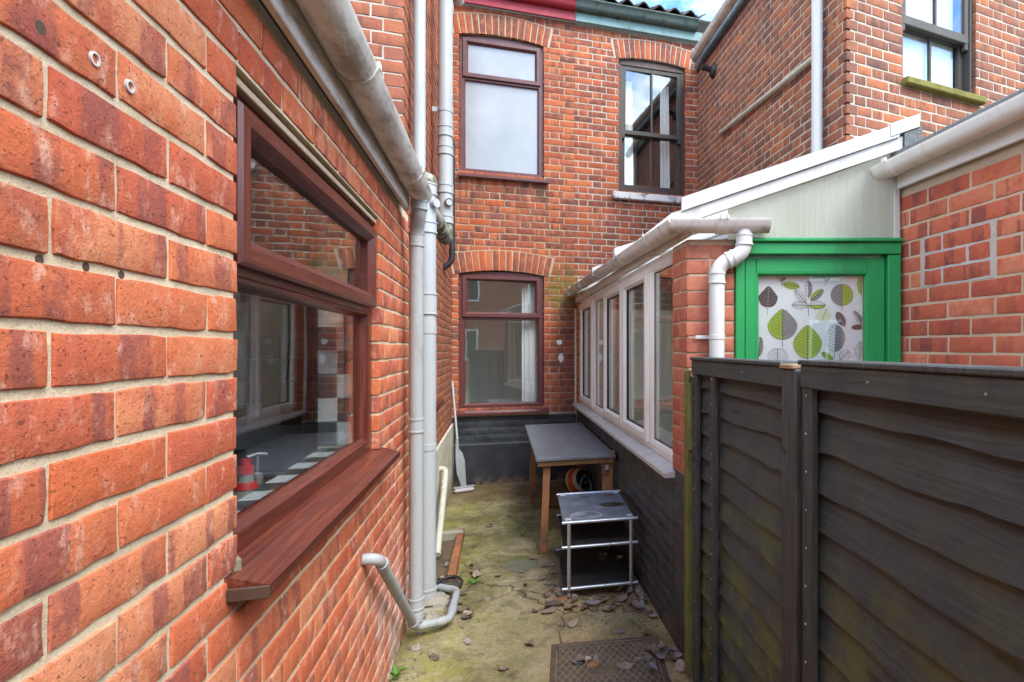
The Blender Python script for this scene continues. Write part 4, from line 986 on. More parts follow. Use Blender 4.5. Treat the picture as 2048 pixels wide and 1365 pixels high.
# side glazing: one frame, five lights
zb, ztp = .905, 2.075
ys = [6.08, 5.25, 4.66, 3.91, 3.19, 2.652]
m = MB(); a0, a1 = cy(ys[0]), cy(ys[-1])
m.box(a0, a1, .03, .09, zb, zb + .05, .006); m.box(a0, a1, .03, .09, ztp - .06, ztp, .006)
for i, yy in enumerate(ys):
    c = cy(yy); c = min(max(c, a0 + .03), a1 - .03); m.box(c - .03, c + .03, .032, .088, zb + .048, ztp - .058, .006)
fr = m.build('window', 'upvc_frame', cv); fr.rotation_euler = dw.rotation_euler; tag(fr, 'row of five white framed conservatory lights')
for i in range(5):
    c0, c1 = cy(ys[i]) + .02, cy(ys[i + 1]) - .02
    if i in (0, 2, 3):
        MB().ring(c0, c1, zb + .04, ztp - .05, [(0, .035), (0, .016), (.006, .01), (.045, .01), (.052, .016), (.062, .03), (.062, .06)], 0, 0).build('sash', 'upvc_frame', fr, 35)
        MB().ring(c0 + .06, c1 - .06, zb + .1, ztp - .11, [(0, .028), (0, .031), (.008, .036), (.008, .05)], 0, 0).build('gasket', 'pipe_black', fr)
    else:
        MB().ring(c0, c1, zb + .042, ztp - .052, [(0, .034), (.012, .034), (.026, .046), (.026, .06)], 0, 0).build('glazing_bead', 'upvc_frame', fr, 35)
        MB().ring(c0 + .024, c1 - .024, zb + .066, ztp - .076, [(0, .044), (0, .047), (.008, .05), (.008, .06)], 0, 0).build('gasket', 'pipe_black', fr)
    pane(fr, c0 + .03, c1 - .03, zb + .07, ztp - .08, .05)
s = MB(); s.sweep([(-.055, .865), (-.055, .886), (.03, .906), (.10, .906), (.10, .865)], (cy(6.26), 0, 0), (cy(2.60), 0, 0), (0, 1, 0)); s.build('sill', 'upvc_white', fr)
MB().box(cy(6.27), cy(2.4), -.012, .02, ztp - .002, 2.135, .004).build('fascia', 'fascia_white', fr)
# inside: plaster back wall and floor, low furniture-free
MB().box(1.50, 1.53, -.2, 3.87, 0, 2.7).build('inner_wall', 'room_white', cv)
MB().box(.2, 1.49, .3, 3.86, .004, .03).build('inner_floor', 'room_cream', cv)
# roof
def rz(X): return 2.205 + .355 * (X - .85)
lft, rgt = .80, 2.40
def fy(X): return 2.42 - .283 * (X - .88)
OX, OY = CX, 2.42
v = []
for dz in (0, -.016):
    v += [(lft - OX, fy(lft) - .0 - OY, rz(lft) + dz), (1.9 - OX, fy(1.9) - .0 - OY, rz(1.9) + dz), (rgt - OX, 3.25 - OY, rz(rgt) + dz), (rgt - OX, 6.28 - OY, rz(rgt) + dz), (lft - OX, 6.28 - OY, rz(lft) + dz)]
rfm = MB().add(v, [(0, 1, 2, 3, 4), (9, 8, 7, 6, 5)] + [(i, (i + 1) % 5, 5 + (i + 1) % 5, 5 + i) for i in range(5)]); rfo = rfm.build('roof', 'polycarb', cv)
def slopebar(m, xa, ya, xb, yb, w, z0, z1, shift=0.0):
    d = Vector((xb - xa, yb - ya, 0)); nrm = Vector((d.y, -d.x, 0)).normalized() if d.length else Vector((0, -1, 0)); vs = []
    for (x, y) in ((xa, ya), (xb, yb)):
        for s_ in (0, 1):
            for z in (z0, z1):
                p = Vector((x, y, 0)) + nrm * (shift + s_ * w); vs.append((p.x - OX, p.y - OY, rz(x) + z))
    m.add(vs, [(0, 1, 3, 2), (4, 6, 7, 5), (0, 4, 5, 1), (2, 3, 7, 6), (0, 2, 6, 4), (1, 5, 7, 3)]); return m
for yy in (3.60, 4.50, 5.33, 6.2): slopebar(MB(), lft - .05, yy, rgt - .02, yy, .065, -.03, .045).build('glazing_bar', 'upvc_white', rfo)
xa, xb = .845, 1.86
slopebar(MB(), xa, fy(xa), xb - .02, fy(xb - .02), .052, -.018, .046).build('barge_cap', 'upvc_white', rfo)
slopebar(MB(), xa + .02, fy(xa + .02), xb, fy(xb), .04, -.078, -.02).build('barge_board', 'upvc_white', rfo)
slopebar(MB(), xb - .06, fy(xb - .06), xb + .07, fy(xb + .07), .057, -.004, .056).build('end_flashing', 'fascia_white', rfo)
slopebar(MB(), xb + .004, fy(xb + .004), xb + .085, fy(xb + .085), .05, -.085, -.006).build('foam_seal', 'granule', rfo)
# front: green door frame, door, gable panel  (local frame of the porch front)
pfr = pf.rotation_euler
def front(o): o.rotation_euler = pfr; return o
fr2 = MB(); D0, D1 = .234, 1.024
fr2.box(D0, D1, -.035, .06, 1.982, 2.04, .004); fr2.box(D0 - .004, D1 + .004, -.05, .06, 2.04, 2.058, .004)
fr2.box(D0 + .0, D0 + .045, -.012, .06, 0, 1.98, .004); fr2.box(D1 - .062, D1, -.03, .06, 0, 1.98, .004)
front(fr2.build('door_frame', 'paint_green', cv))
dr = MB(); L0, L1 = D0 + .047, D1 - .066; G0, G1, GT = .335, .878, 1.898
dr.box(L0, G0, -.004, .04, .02, 1.972, .004); dr.box(G1, L1, -.004, .04, .02, 1.972, .004); dr.box(G0, G1, -.004, .04, GT, 1.972, .004); dr.box(G0, G1, -.004, .04, .02, 1.0, .004)
dr.ring(G0 - .002, G1 + .002, .998, GT + .002, [(0, -.003), (.006, -.003), (.016, .010), (.016, .03)], 0, 0)
door = front(dr.build('door', 'paint_green', cv, 35)); tag(door, 'green painted door with half glazed panel')
pane(door, G0 + .01, G1 - .01, 1.01, GT - .01, .016)
bl = MB().box(G0 + .01, G1 - .01, .034, .037, 1.0, GT - .006); bl.box(G0 + .02, G0 + .024, .0335, .034, 1.0, GT); blind = bl.build('blind', 'blind_white', door); tag(blind, 'white roller blind printed with green and grey leaves')
# printed leaves (flat print on the blind): pixel positions from the door panel
def bp(cx, cy_): # crop pixel -> panel x,z
    px, py = 1440 + cx / 3.3684, 430 + cy_ / 3.3684
    r = ray(px, py); n_ = (-pu[1], pu[0]); t = (n_[0] * .87 + n_[1] * 2.42) / (n_[0] * r[0] + n_[1] * r[1])
    return (r[0] * t - .87) * pu[0] + (r[1] * t - 2.42) * pu[1], CAMH + r[2] * t
SC = 1 / 3.3684 * 2.5 / F
def outline(kind, w, h, n=28):
    pts = []
    for k in range(n):
        a = 2 * math.pi * k / n; x, z = math.sin(a), math.cos(a)
        if kind == 'drop': x *= (1 - .55 * max(0, z) ** 1.3); z = z * (1.0 if z < 0 else 1.05) - .0
        if kind == 'heart': x *= (1 - .6 * max(0, z)); z = z if z > -.6 else z - .1 * (abs(x) - .5)
        if kind == 'lens': x *= abs(x) ** .3
        pts.append((x * w / 2, z * h / 2))
    return pts
PY = [.0322]
def flat(pts, x, z, rot, matn, clip=True, lift=0.0, name='leaf_print'):
    PYv = PY[0] - lift; c, s_ = math.cos(rot), math.sin(rot); v = []
    for a, b in pts:
        xx = x + a * c + b * s_; zz_ = z - a * s_ + b * c
        v.append((min(max(xx, G0 + .018), G1 - .018), PYv, min(max(zz_, 1.02), GT - .02)))
    m = MB().add(v + [(p[0], PYv + .0006, p[2]) for p in v], [tuple(range(len(v))), tuple(range(2 * len(v) - 1, len(v) - 1, -1))]); m.build(name, matn, blind, recalc=False)
def strip(p, q, wd, matn, lift=.0006):
    d = Vector((q[0] - p[0], q[1] - p[1])); 
    if d.length < 1e-5: return []
    n_ = Vector((-d.y, d.x)).normalized() * wd / 2
    return [(p[0] + n_.x, p[1] + n_.y), (q[0] + n_.x, q[1] + n_.y), (q[0] - n_.x, q[1] - n_.y), (p[0] - n_.x, p[1] - n_.y)]
def leafprint(cx, cy_, w, h, rot, kind, lcol, rcol, veins=None, stalk=.3, rim=None, nv=7):
    x, z = bp(cx, cy_); w, h = w * SC, h * SC; pts = outline(kind, w, h); c, s_ = math.cos(rot), math.sin(rot)
    L = [p for p in pts if p[0] <= 1e-6]; Rr = [p for p in pts if p[0] >= -1e-6]
    key = lambda p: p[1]
    def half(h_): h_ = sorted(h_, key=key); return h_
    if lcol: flat(half(L), x, z, rot, lcol)
    if rcol: flat(half(Rr), x, z, rot, rcol)
    m = MB(); tr = lambda a, b: (min(max(x + a * c + b * s_, G0 + .018), G1 - .018), min(max(z - a * s_ + b * c, 1.02), GT - .02))
    def ln(p, q, wd, lift=.0008):
        st = strip(tr(*p), tr(*q), wd, None)
        if st: m.add([(a, PY[0] - lift, b) for a, b in st], [(0, 1, 2, 3)])
    ln((0, h * .5), (0, -h * (.5 + stalk)), .0022)
    if rim:
        for i in range(len(pts)): ln(pts[i], pts[(i + 1) % len(pts)], .0016)
    if veins:
        for i in range(nv):
            zz_ = -h * .38 + i * h * .72 / (nv - 1); wx = max([abs(p[0]) for p in pts if abs(p[1] - zz_ - w * .12) < h * .09] or [w * .2]) * .86
            ln((0, zz_), (wx, zz_ + w * .14), .0015); ln((0, zz_), (-wx, zz_ + w * .14), .0015)
    m.build('leaf_veins', veins or 'ink_dark', blind, recalc=False)
leafprint(335, 548, 135, 150, .05, 'heart', 'ink_dark', 'ink_dark', 'ink_grey', .35)
leafprint(490, 470, 52, 125, 1.75, 'lens', 'ink_green', 'ink_green', 'ink_dark', .0)
for dx_, dy_, rot, lc, rc in ((0, -95, .0, None, 'ink_grey'), (-55, -45, -.75, None, None), (58, -55, .85, 'ink_green', 'ink_grey'), (-58, 15, -1.55, None, None), (60, 15, 1.55, None, 'ink_green')):
    leafprint(610 + dx_, 590 + dy_, 50, 115, rot, 'lens', lc, rc, 'ink_dark', .05, True, 5)
leafprint(608, 640, 4, 80, 0, 'lens', None, None, None, 0)
leafprint(838, 535, 155, 150, 0, 'round', 'ink_grey', 'ink_green', 'ink_dark', .25, True, 9)
leafprint(432, 738, 205, 205, 0, 'drop', 'ink_green', 'ink_grey', 'ink_dark', .3, True, 9)
leafprint(715, 675, 100, 100, .4, 'round', 'ink_pale', 'ink_pale', None, .0)
leafprint(830, 700, 60, 115, -.5, 'lens', 'ink_dark', 'ink_dark', 'ink_grey', .2)
leafprint(603, 858, 200, 225, 0, 'drop', 'ink_green', 'ink_green', 'ink_dark', .05, True, 9)
leafprint(793, 832, 130, 185, .05, 'round', None, 'ink_grey', 'ink_dark', .25, True, 7)
leafprint(400, 955, 140, 110, 0, 'round', None, None, 'ink_dark', .1, True, 6)
leafprint(740, 955, 45, 100, -1.0, 'lens', 'ink_green', 'ink_green', 'ink_dark', .1)
leafprint(855, 950, 70, 90, .8, 'lens', None, None, 'ink_dark', .1, True, 4)
leafprint(970, 470, 60, 130, 0, 'round', 'ink_green', 'ink_green', 'ink_dark', .1)
leafprint(945, 755, 40, 90, 1.5, 'lens', 'ink_dark', 'ink_dark', None, .0)
leafprint(950, 690, 40, 110, -.6, 'lens', None, 'ink_grey', 'ink_dark', .0, True, 5)
leafprint(960, 910, 70, 120, 0, 'heart', None, None, 'ink_dark', .1, True, 6)
leafprint(275, 890, 50, 140, .1, 'lens', None, 'ink_grey', 'ink_dark', .1, True, 6)
leafprint(425, 410, 70, 70, 0, 'drop', None, 'ink_grey', 'ink_dark', .5, True, 4)
leafprint(735, 405, 50, 70, .2, 'drop', None, 'ink_green', 'ink_dark', .5, True, 3)
# gable panel: twin-wall sheet with flutes
gp = MB(); nfl = 74; gx0, gx1 = .2, 1.015
for i in range(nfl):
    xa_, xb_ = gx0 + (gx1 - gx0) * i / nfl, gx0 + (gx1 - gx0) * (i + 1) / nfl - .0012
    X = lambda xl: .87 + xl * pu[0]
    za, zb_ = rz(X(xa_)) - .06, rz(X(xb_)) - .06
    if za < 2.07: za = 2.07
    if zb_ < 2.07: zb_ = 2.07
    gp.add([(xa_, .0, 2.058), (xb_, .0, 2.058), (xb_, .0, zb_), (xa_, .0, za), (xa_, .012, 2.058), (xb_, .012, 2.058), (xb_, .012, zb_), (xa_, .012, za)],
           [(0, 1, 2, 3), (7, 6, 5, 4), (0, 4, 5, 1), (1, 5, 6, 2), (2, 6, 7, 3), (3, 7, 4, 0)])
front(gp.build('gable_panel', 'polycarb', cv, recalc=False))
front(MB().box(1.0, 1.026, -.012, .03, 2.06, rz(1.86) - .1, .002).build('gable_trim', 'upvc_white', cv))
# gutter and downpipe of the conservatory
gutter('gutter', 'stained white gutter running along the conservatory eaves to the front corner', (.815, 6.26, 2.225), (.815, 2.355, 2.135), (-1, 0, 0), .056, 'gutter_fence', [.25, .9, 1.9, 2.75, 3.45], endcap=[.0])
def fw(xl, yl, z): return Vector((.87 + pu[0] * xl - pu[1] * yl, 2.42 + pu[1] * xl + pu[0] * yl, z))
ga, gb = fw(-.085, -.055, 2.134), fw(.385, -.055, 2.135)
gutter('gutter', 'short white gutter across the brick pier with union bracket and outlet', ga, gb, (pu[1], -pu[0], 0), .057, 'gutter_fence', [.235, .265], endcap=[.43])
ot = [fw(.268, -.055, 2.09), fw(.268, -.055, 1.985), fw(.14, -.05, 1.925), fw(.139, -.05, 1.80), fw(.139, -.05, .0)]
tdp = pipe_thing('downpipe', 'white downpipe with swan-neck bend on the brick pier by the green door', arc_path(ot, .06, 8), .037, 'upvc_pipe',
           [(fw(.268, -.055, 2.045), Z, .055), (fw(.139, -.05, 1.865), Z, .055), (fw(.205, -.0525, 1.955), (pu[0] * .13, pu[1] * .13, .06), .04)], [(fw(.139, -.05, 1.585), Z, .022)])
q = fw(.139, -.05, 1.585) - tdp.location
mm_ = MB()
mm_.box(-.1, -.03, .03, .036, -.009, .009, .003); o = mm_.build('clip_arm', 'upvc_pipe', tdp); o.location = q; o.rotation_euler = pfr

# ================================================================== FENCE
FU = Vector((-.058, -1, 0)).normalized(); FANG = math.atan2(FU.y, FU.x); FO = Vector((.905, 2.30, 0))
def board_mesh(L, hgt, seed, wav=.008):
    rr = random.Random(seed); n = 34; v = []
    ph = [rr.uniform(0, 6.28) for _ in range(4)]
    low = lambda t: wav * (math.sin(t * 5 * L + ph[0]) * .5 + math.sin(t * 13 * L + ph[1]) * .35 + math.sin(t * 31 * L + ph[2]) * .15) + rr.uniform(-.0022, .0022)
    bow = rr.uniform(-.004, .004)
    for i in range(n + 1):
        t = i / n; lo = low(t); b = bow * math.sin(math.pi * t)
        v += [(t * L, -.026 + b, lo), (t * L, -.004 + b * .5, hgt), (t * L, .003, hgt), (t * L, -.012 + b, lo - .002)]
    f = []
    for i in range(n):
        a, b = i * 4, i * 4 + 4
        for k in range(4): f.append((a + k, a + (k + 1) % 4, b + (k + 1) % 4, b + k))
    f += [(3, 2, 1, 0), (n * 4, n * 4 + 1, n * 4 + 2, n * 4 + 3)]
    return MB().add(v, f)
def fence_panel(x0, L, ztop, label, battens, seed, post=False):
    t = thing('garden_fence', label, 'fence', FO + FU * x0, FANG, 'black stained fence panels')
    z = .02; k = 0
    while z < ztop - .07:
        hg = .124
        o = board_mesh(L - .006, min(hg, ztop - .03 - z), seed + k).build('board', 'fence_wood', t, 30)
        o.location = (.003, R.uniform(-.002, .002), z); o.rotation_euler = (0, R.uniform(-.004, .004), 0); k += 1; z += .1026 + R.uniform(-.004, .004)
    for bx, wd in battens: MB().box(bx, bx + wd, .006, .028, .0, ztop - .07, .003).build('back_batten', 'fence_post', t)
    for bx, wd in battens: MB().box(bx, bx + wd, -.05, -.0275, .0, ztop - .05, .004).build('batten', 'fence_post', t)
    nl = MB()
    for bx, wd in battens:
        zz_ = .07
        while zz_ < ztop - .08: nl.tube([(bx + wd * .5 + R.uniform(-.006, .006), -.0505, zz_), (bx + wd * .5, -.052, zz_)], .003, 6); zz_ += .1026
    k = .3
    while k < L - .1: nl.tube([(k, -.055, ztop - .035), (k, -.0565, ztop - .035)], .003, 6); k += .31
    tag(nl.build('nail_heads', 'chrome', t), kind='stuff')
    r_ = MB().box(.0, L, -.055, -.0275, ztop - .068, ztop - .006, .003).build('top_rail', 'fence_wood', t)
    MB().box(-.005, L + .003, -.062, .03, ztop - .006, ztop + .008, .003).build('capping', 'fence_post', t)
    MB().box(.0, L, .006, .03, ztop - .068, ztop - .006, .003).build('back_rail', 'fence_wood', t)
    return t
fence_panel(0.0, .905, 1.484, 'narrow black stained overlap fence panel beside the conservatory corner', [(.0, .06), (.25, .045)], 100)
fence_panel(1.02, 1.85, 1.492, 'long black stained overlap fence panel with wavy boards and few battens', [(.0, .05), (1.0, .045), (1.79, .05)], 200)
pp = thing('fence_post', 'dark brown square timber post between the two fence panels', 'fence post', FO + FU * .905, FANG)
MB().box(.0, .085, -.054, .05, -.05, 1.472, .005).build('post', 'fence_post', pp); MB().box(.086, .113, -.03, .03, -.05, 1.46, .003).build('spacer_strip', 'fence_wood', pp)
MB().box(-.004, .08, -.06, .05, 1.472, 1.486, .003).build('cap', 'handle_wood', pp)
mp = thing('mossy_post', 'thin green mossy timber post between brick pier and fence', 'fence post', (.857, 2.347, 0), 0)
m = MB()
for i, (ox, hh) in enumerate(((-.012, 1.43), (.0, 1.36), (.010, 1.40))): m.box(ox - .0075, ox + .0072, -.03, .02 + i * .004, -.04, hh, .003)
m.build('stake', 'mossy_wood', mp)
MB().box(-.02, -.0005, -.05, -.031, 1.06, 1.37, .004).build('strip', 'mossy_wood', mp)

# ================================================================== TABLE
tb = thing('table', 'outdoor table with grey laminate top and splayed pine legs against black wall', 'table', (.555, 4.86, 0))
MB().box(-.30, .30, -.88, .92, .695, .722, .004).build('tabletop', 'laminate_grey', tb)
m = MB()
m.box(-.285, .285, -.865, -.835, .655, .695, .003); m.box(-.285, .285, .875, .905, .655, .695, .003); m.box(-.285, -.26, -.835, .875, .655, .695, .003); m.box(.26, .285, -.835, .875, .655, .695, .003)
m.build('apron', 'pine_apron', tb)
def leg(m, x0, y0, x1, y1, w=.05, d=.035, ztop=.655, rotz=0):
    v = []
    for (x, y, z) in ((x1, y1, 0.0), (x0, y0, ztop)): v += [(x - w / 2, y - d / 2, z), (x + w / 2, y - d / 2, z), (x + w / 2, y + d / 2, z), (x - w / 2, y + d / 2, z)]
    m.add(v, [(3, 2, 1, 0), (4, 5, 6, 7)] + [(i, (i + 1) % 4, 4 + (i + 1) % 4, 4 + i) for i in range(4)]); return m
leg(MB(), -.215, -.80, -.245, -.845).build('leg', 'pine_leg', tb); leg(MB(), .245, -.80, .25, -.82, .075, .045).build('leg', 'pine_leg', tb)
leg(MB(), -.235, .50, -.252, .50, .05, .05).build('leg', 'pine_leg', tb); leg(MB(), .24, .60, .25, .62).build('leg', 'pine_leg', tb)
m = MB().box(.222, .252, -.852, -.8385, .595, .64, .002); m.tube([(.237, -.853, .625), (.237, -.862, .625)], .007, 8); m.tube([(.237, -.853, .605), (.237, -.862, .605)], .007, 8); m.build('bracket', 'chrome', tb)
# dry leaf stuck on the corner is one of the fallen leaves below

# ================================================================== TROLLEY
tr = thing('trolley', 'low metal trolley with three dark shelves and chrome tube frame on castors', 'trolley', (.612, 3.545, 0), math.radians(-3))
HW, HD = .222, .315
for z, mt, nm in ((.466, 'trolley_top', 'top_shelf'), (.318, 'trolley_shelf', 'shelf'), (.066, 'trolley_shelf', 'shelf')):
    o = MB().box(-HW - .005, HW - .005, -HD, HD, -.008, .008, .003).build(nm, mt, tr); o.location = (0, 0, z)
for sy in (-1, 1):
    yb = sy * (HD + .006)
    for z in (.472, .322, .07): MB().tube([(-HW - .012, yb, z), (HW + .012, yb, z)], .0105, 14).build('crossbar', 'chrome', tr, 50)
    for sx in (-1, 1):
        x = sx * (HW - .03); MB().tube([(x, yb, .06), (x, yb, .466)], .0115, 14).build('upright', 'chrome', tr, 50)
        m = MB().box(x - .018, x + .018, yb - sy * .045 - .012 + (0 if sy > 0 else 0), yb - sy * .045 + .03 * 1, .4745, .4785, .0015)
        m.tube([(x, yb - sy * .035, .478), (x, yb - sy * .035, .4805)], .0055, 8); m.build('fixing_plate', 'upvc_pipe', tr)
        c = MB(); c.tube([(x - .008, yb - sy * .03, .024), (x + .008, yb - sy * .03, .024)], .024, 16); c.box(x - .014, x - .0095, yb - sy * .03 - .012, yb - sy * .03 + .012, .016, .062); c.box(x + .0095, x + .014, yb - sy * .03 - .012, yb - sy * .03 + .012, .016, .062)
        c.build('castor', 'mop_grey', tr, 50)

# ================================================================== UNDER THE TABLE
pk = thing('timber_block', 'old weathered timber block lying on the ground under the table', 'timber', (.52, 5.28, 0)); MB().box(-.12, .4, -.08, .08, 0, .085, .006).build('block', 'old_plank', pk)
MB().box(-.06, .3, -.07, .07, .085, .088, 0).build('split_face', 'old_plank', pk)
bc = Vector((.735, 5.26, .088 + .13)); ball = thing('basketball', 'black and orange basketball with white bands under the table', 'ball', (bc.x, bc.y, .088))
def ball_panel(sel, matn, name, rad=.13):
    m = MB(); nu, nv = 40, 24; ax = Vector((.55, -.75, .35)).normalized(); e1 = ax.cross(Vector((0, 0, 1))).normalized(); e2 = ax.cross(e1)
    P = lambda a, b: Vector((0, 0, .13)) + (ax * math.cos(b) + (e1 * math.cos(a) + e2 * math.sin(a)) * math.sin(b)) * rad
    for i in range(nu):
        for j in range(nv):
            a0, a1, b0, b1 = 2 * math.pi * i / nu, 2 * math.pi * (i + 1) / nu, math.pi * j / nv, math.pi * (j + 1) / nv
            if sel((b0 + b1) / 2, (a0 + a1) / 2): m.add([P(a0, b0), P(a0, b1), P(a1, b1), P(a1, b0)], [(0, 1, 2, 3)])
    return m.build(name, matn, ball, 80, recalc=False)
ball_panel(lambda b, a: b < .85, 'ball_black', 'panel'); ball_panel(lambda b, a: .85 <= b < 1.02, 'ball_white', 'panel'); ball_panel(lambda b, a: 1.02 <= b < 1.6, 'ball_orange', 'panel')
ball_panel(lambda b, a: 1.6 <= b < 1.75, 'ball_white', 'panel'); ball_panel(lambda b, a: b >= 1.75, 'ball_black', 'panel')
# small white print on the black face
m = MB()
ax = Vector((.55, -.75, .35)).normalized(); rt = ax.cross(Vector((0, 0, 1))).normalized() * -1; up = rt.cross(ax) * -1
for rowz, n_, sc in ((.045, 5, .7), (-.035, 8, 1.0), (-.055, 5, .6)):
    for i in range(n_):
        c = (i - n_ / 2) * .010 * sc; p = ax * .1305 + rt * -c + Vector((0, 0, rowz)); p = p.normalized() * .1306 + Vector((0, 0, .13))
        m.box(-.0034 * sc, .0034 * sc, -.0004, .0004, -.006 * sc, .006 * sc, 0, 0, Matrix.Translation(p) @ Matrix(((rt.x, -ax.x, 0, 0), (rt.y, -ax.y, 0, 0), (rt.z, -ax.z, 1, 0), (0, 0, 0, 1))))
m.build('print', 'ball_white', ball)
bk = thing('bucket', 'dark blue bucket with pale blue loop of hose beside the ball', 'bucket', (.93 - .0, 5.06, 0)); bk.location = (.79, 4.98, 0)
MB().tube([(0, 0, 0), (0, 0, .16), (0, 0, .162), (0, 0, .165)], [.065, .078, .083, .083], 22).build('tub', 'blue_plastic', bk, 40)
MB().tube([(math.cos(a) * .05 - .01, math.sin(a) * .03, .23 + math.sin(a) * .09) for a in [i * 2 * math.pi / 28 for i in range(29)]], .008, 8, False).build('hose_loop', 'blue_hose', bk, 60)

# ================================================================== MOP
mo = thing('mop', 'long-handled grey mop leaning in the corner with pinkish sponge head', 'mop', (-.37, 5.98, 0))
hd0, hd1 = Vector((-.44 + .37, .10, .50)), Vector((-.51 + .37, .28, 1.17))
MB().tube([hd0, hd0.lerp(hd1, .5), hd1], .0115, 12).build('handle', 'mop_pole', mo, 60)
m = MB(); n = 10; pv = [(-.075, .10, .56, .014), (-.075, .09, .45, .016), (-.055, .07, .41, .034), (-.04, .05, .33, .046), (-.03, .035, .2, .044), (-.01, .02, .10, .03), (.0, .01, .055, .028)]
vs = []
for x, y, z, wd in pv: vs += [(x - wd, y - .004, z), (x + wd, y - .016, z - .0), (x + wd, y + .008, z), (x - wd, y + .02, z)]
fs = [(3, 2, 1, 0)]
for i in range(len(pv) - 1):
    for k in range(4): fs.append((i * 4 + k, i * 4 + (k + 1) % 4, i * 4 + 4 + (k + 1) % 4, i * 4 + 4 + k))
fs.append(tuple((len(pv) - 1) * 4 + k for k in range(4))); m.add(vs, fs); m.build('lever_plate', 'mop_grey', mo, 60)
MB().box(-.105, .105, -.04, .03, .0, .05, .02, 0, Matrix.Rotation(.32, 4, 'Z')).build('sponge', 'mop_sponge', mo)
MB().box(-.108, .108, -.025, .025, .05, .062, .004, 0, Matrix.Rotation(.32, 4, 'Z')).build('head_plate', 'mop_grey', mo)

# ================================================================== KITCHEN BOTTLES
p = onX(505, 930, -.735); wtz = .92
b1 = thing('detergent_bottle', 'clear washing-up liquid bottle with red cap behind kitchen window', 'bottle', (-.745, p.y - .02, wtz))
MB().tube([(0, 0, 0), (0, 0, .01), (0, 0, .13), (0, 0, .175), (0, 0, .215), (0, 0, .23)], [.03, .037, .038, .034, .019, .017], 20).build('bottle', 'clear_bottle', b1, 60)
MB().tube([(0, 0, .228), (0, 0, .252), (0, 0, .254), (0, 0, .266), (0, 0, .275)], [.02, .02, .013, .013, .012], 18).build('cap', 'red_cap', b1, 45)
MB().tube([(0, 0, .185), (0, 0, .207)], [.0335, .0255], 20, False).build('neck_label', 'label_red', b1, 60)
m = MB().tube([(0, 0, .05), (0, 0, .135)], [.0386, .0388], 20, False); m.build('label', 'label_yellow', b1, 60); MB().tube([(0, 0, .06), (0, 0, .115)], .0392, 20, False).build('label', 'label_green', b1, 60)
p = onX(521, 945, -.745)
b2 = thing('pump_dispenser', 'dark soap dispenser with chrome pump beside the red-capped bottle', 'dispenser', (-.76, p.y + .015, wtz))
MB().tube([(0, 0, 0), (0, 0, .14), (0, 0, .16)], [.028, .03, .018], 18).build('bottle', 'ball_black', b2, 50)
m = MB().tube([(0, 0, .16), (0, 0, .205), (0, 0, .21)], [.017, .015, .006], 16); m.tube([(0, 0, .2), (0, 0, .262)], .005, 8); m.tube([(-.02, -.025, .262), (0, 0, .268), (.018, .022, .262)], .007, 8); m.build('pump', 'chrome', b2, 50)

# ================================================================== GROUND DETAILS
# manhole
mh = thing('manhole_cover', 'rusty square manhole cover with raised diamond tread in the yard', 'manhole cover', (.49, 2.42, 0), math.radians(-7))
mw, mdp = .245, .29
MB().box(-mw, mw, -mdp, mdp, -.02, .004, .002).build('plate', 'rust_plate', mh)
m = MB()
m.box(-mw - .03, -mw - .004, -mdp - .03, mdp + .03, -.02, .006, .002); m.box(mw + .004, mw + .03, -mdp - .03, mdp + .03, -.02, .006, .002); m.box(-mw - .003, mw + .003, mdp + .004, mdp + .03, -.02, .006, .002); m.box(-mw - .003, mw + .003, -mdp - .03, -mdp - .004, -.02, .006, .002)
m.build('frame', 'rust_plate', mh)
m = MB(); pitch = .036
i = -40
def clipseg(x0, y0, dx_, dy_, w, h):
    t0, t1 = -9, 9
    for p_, d_, lim in ((x0, dx_, w), (y0, dy_, h)):
        a, b = (-lim - p_) / d_, (lim - p_) / d_; t0, t1 = max(t0, min(a, b)), min(t1, max(a, b))
    return (t0, t1) if t1 > t0 else None
for i in range(-30, 31):
    for sgn in (-1, 1):
        c = i * pitch; dx_, dy_ = .5, sgn * .866; cs = clipseg(c, 0, dx_, dy_, mw - .012, mdp - .012)
        if cs:
            a = Vector((c + dx_ * cs[0], dy_ * cs[0], 0)); b = Vector((c + dx_ * cs[1], dy_ * cs[1], 0))
            if (b - a).length > .01:
                ang_ = math.atan2(b.y - a.y, b.x - a.x); mid = (a + b) / 2
                m.box(-(b - a).length / 2, (b - a).length / 2, -.0028, .0028, .0035, .0068 + (.0006 if sgn > 0 else 0), .0012, 0, Matrix.Translation(mid) @ Matrix.Rotation(ang_, 4, 'Z'))
o = m.build('tread', 'rust_worn', mh); tag(o, kind='stuff')
MB().box(-.09, .05, .02, .09, .0042, .0082, .002).build('badge_plate', 'rust_plate', mh)
# gully surround
gs = thing('gully_kerb', 'mossy orange brick edging around the sunken drain by the pipes', 'kerb', (-.38, 4.1, 0))
y = -.41; k = 0
while y < .36:
    L = .195 if k else .1; MB().box(.045, .10, y, y + L, -.02, .06 + R.uniform(-.004, .004), .008).build('brick', 'brick_edge', gs); y += L + .01; k += 1
MB().box(-.12, .10, .385, .44, -.02, .075, .014).build('mortar_ridge', 'cement', gs)
MB().box(-.12, .043, -.45, .382, -.02, .012, .004).build('base_slab', 'rust_plate', gs)
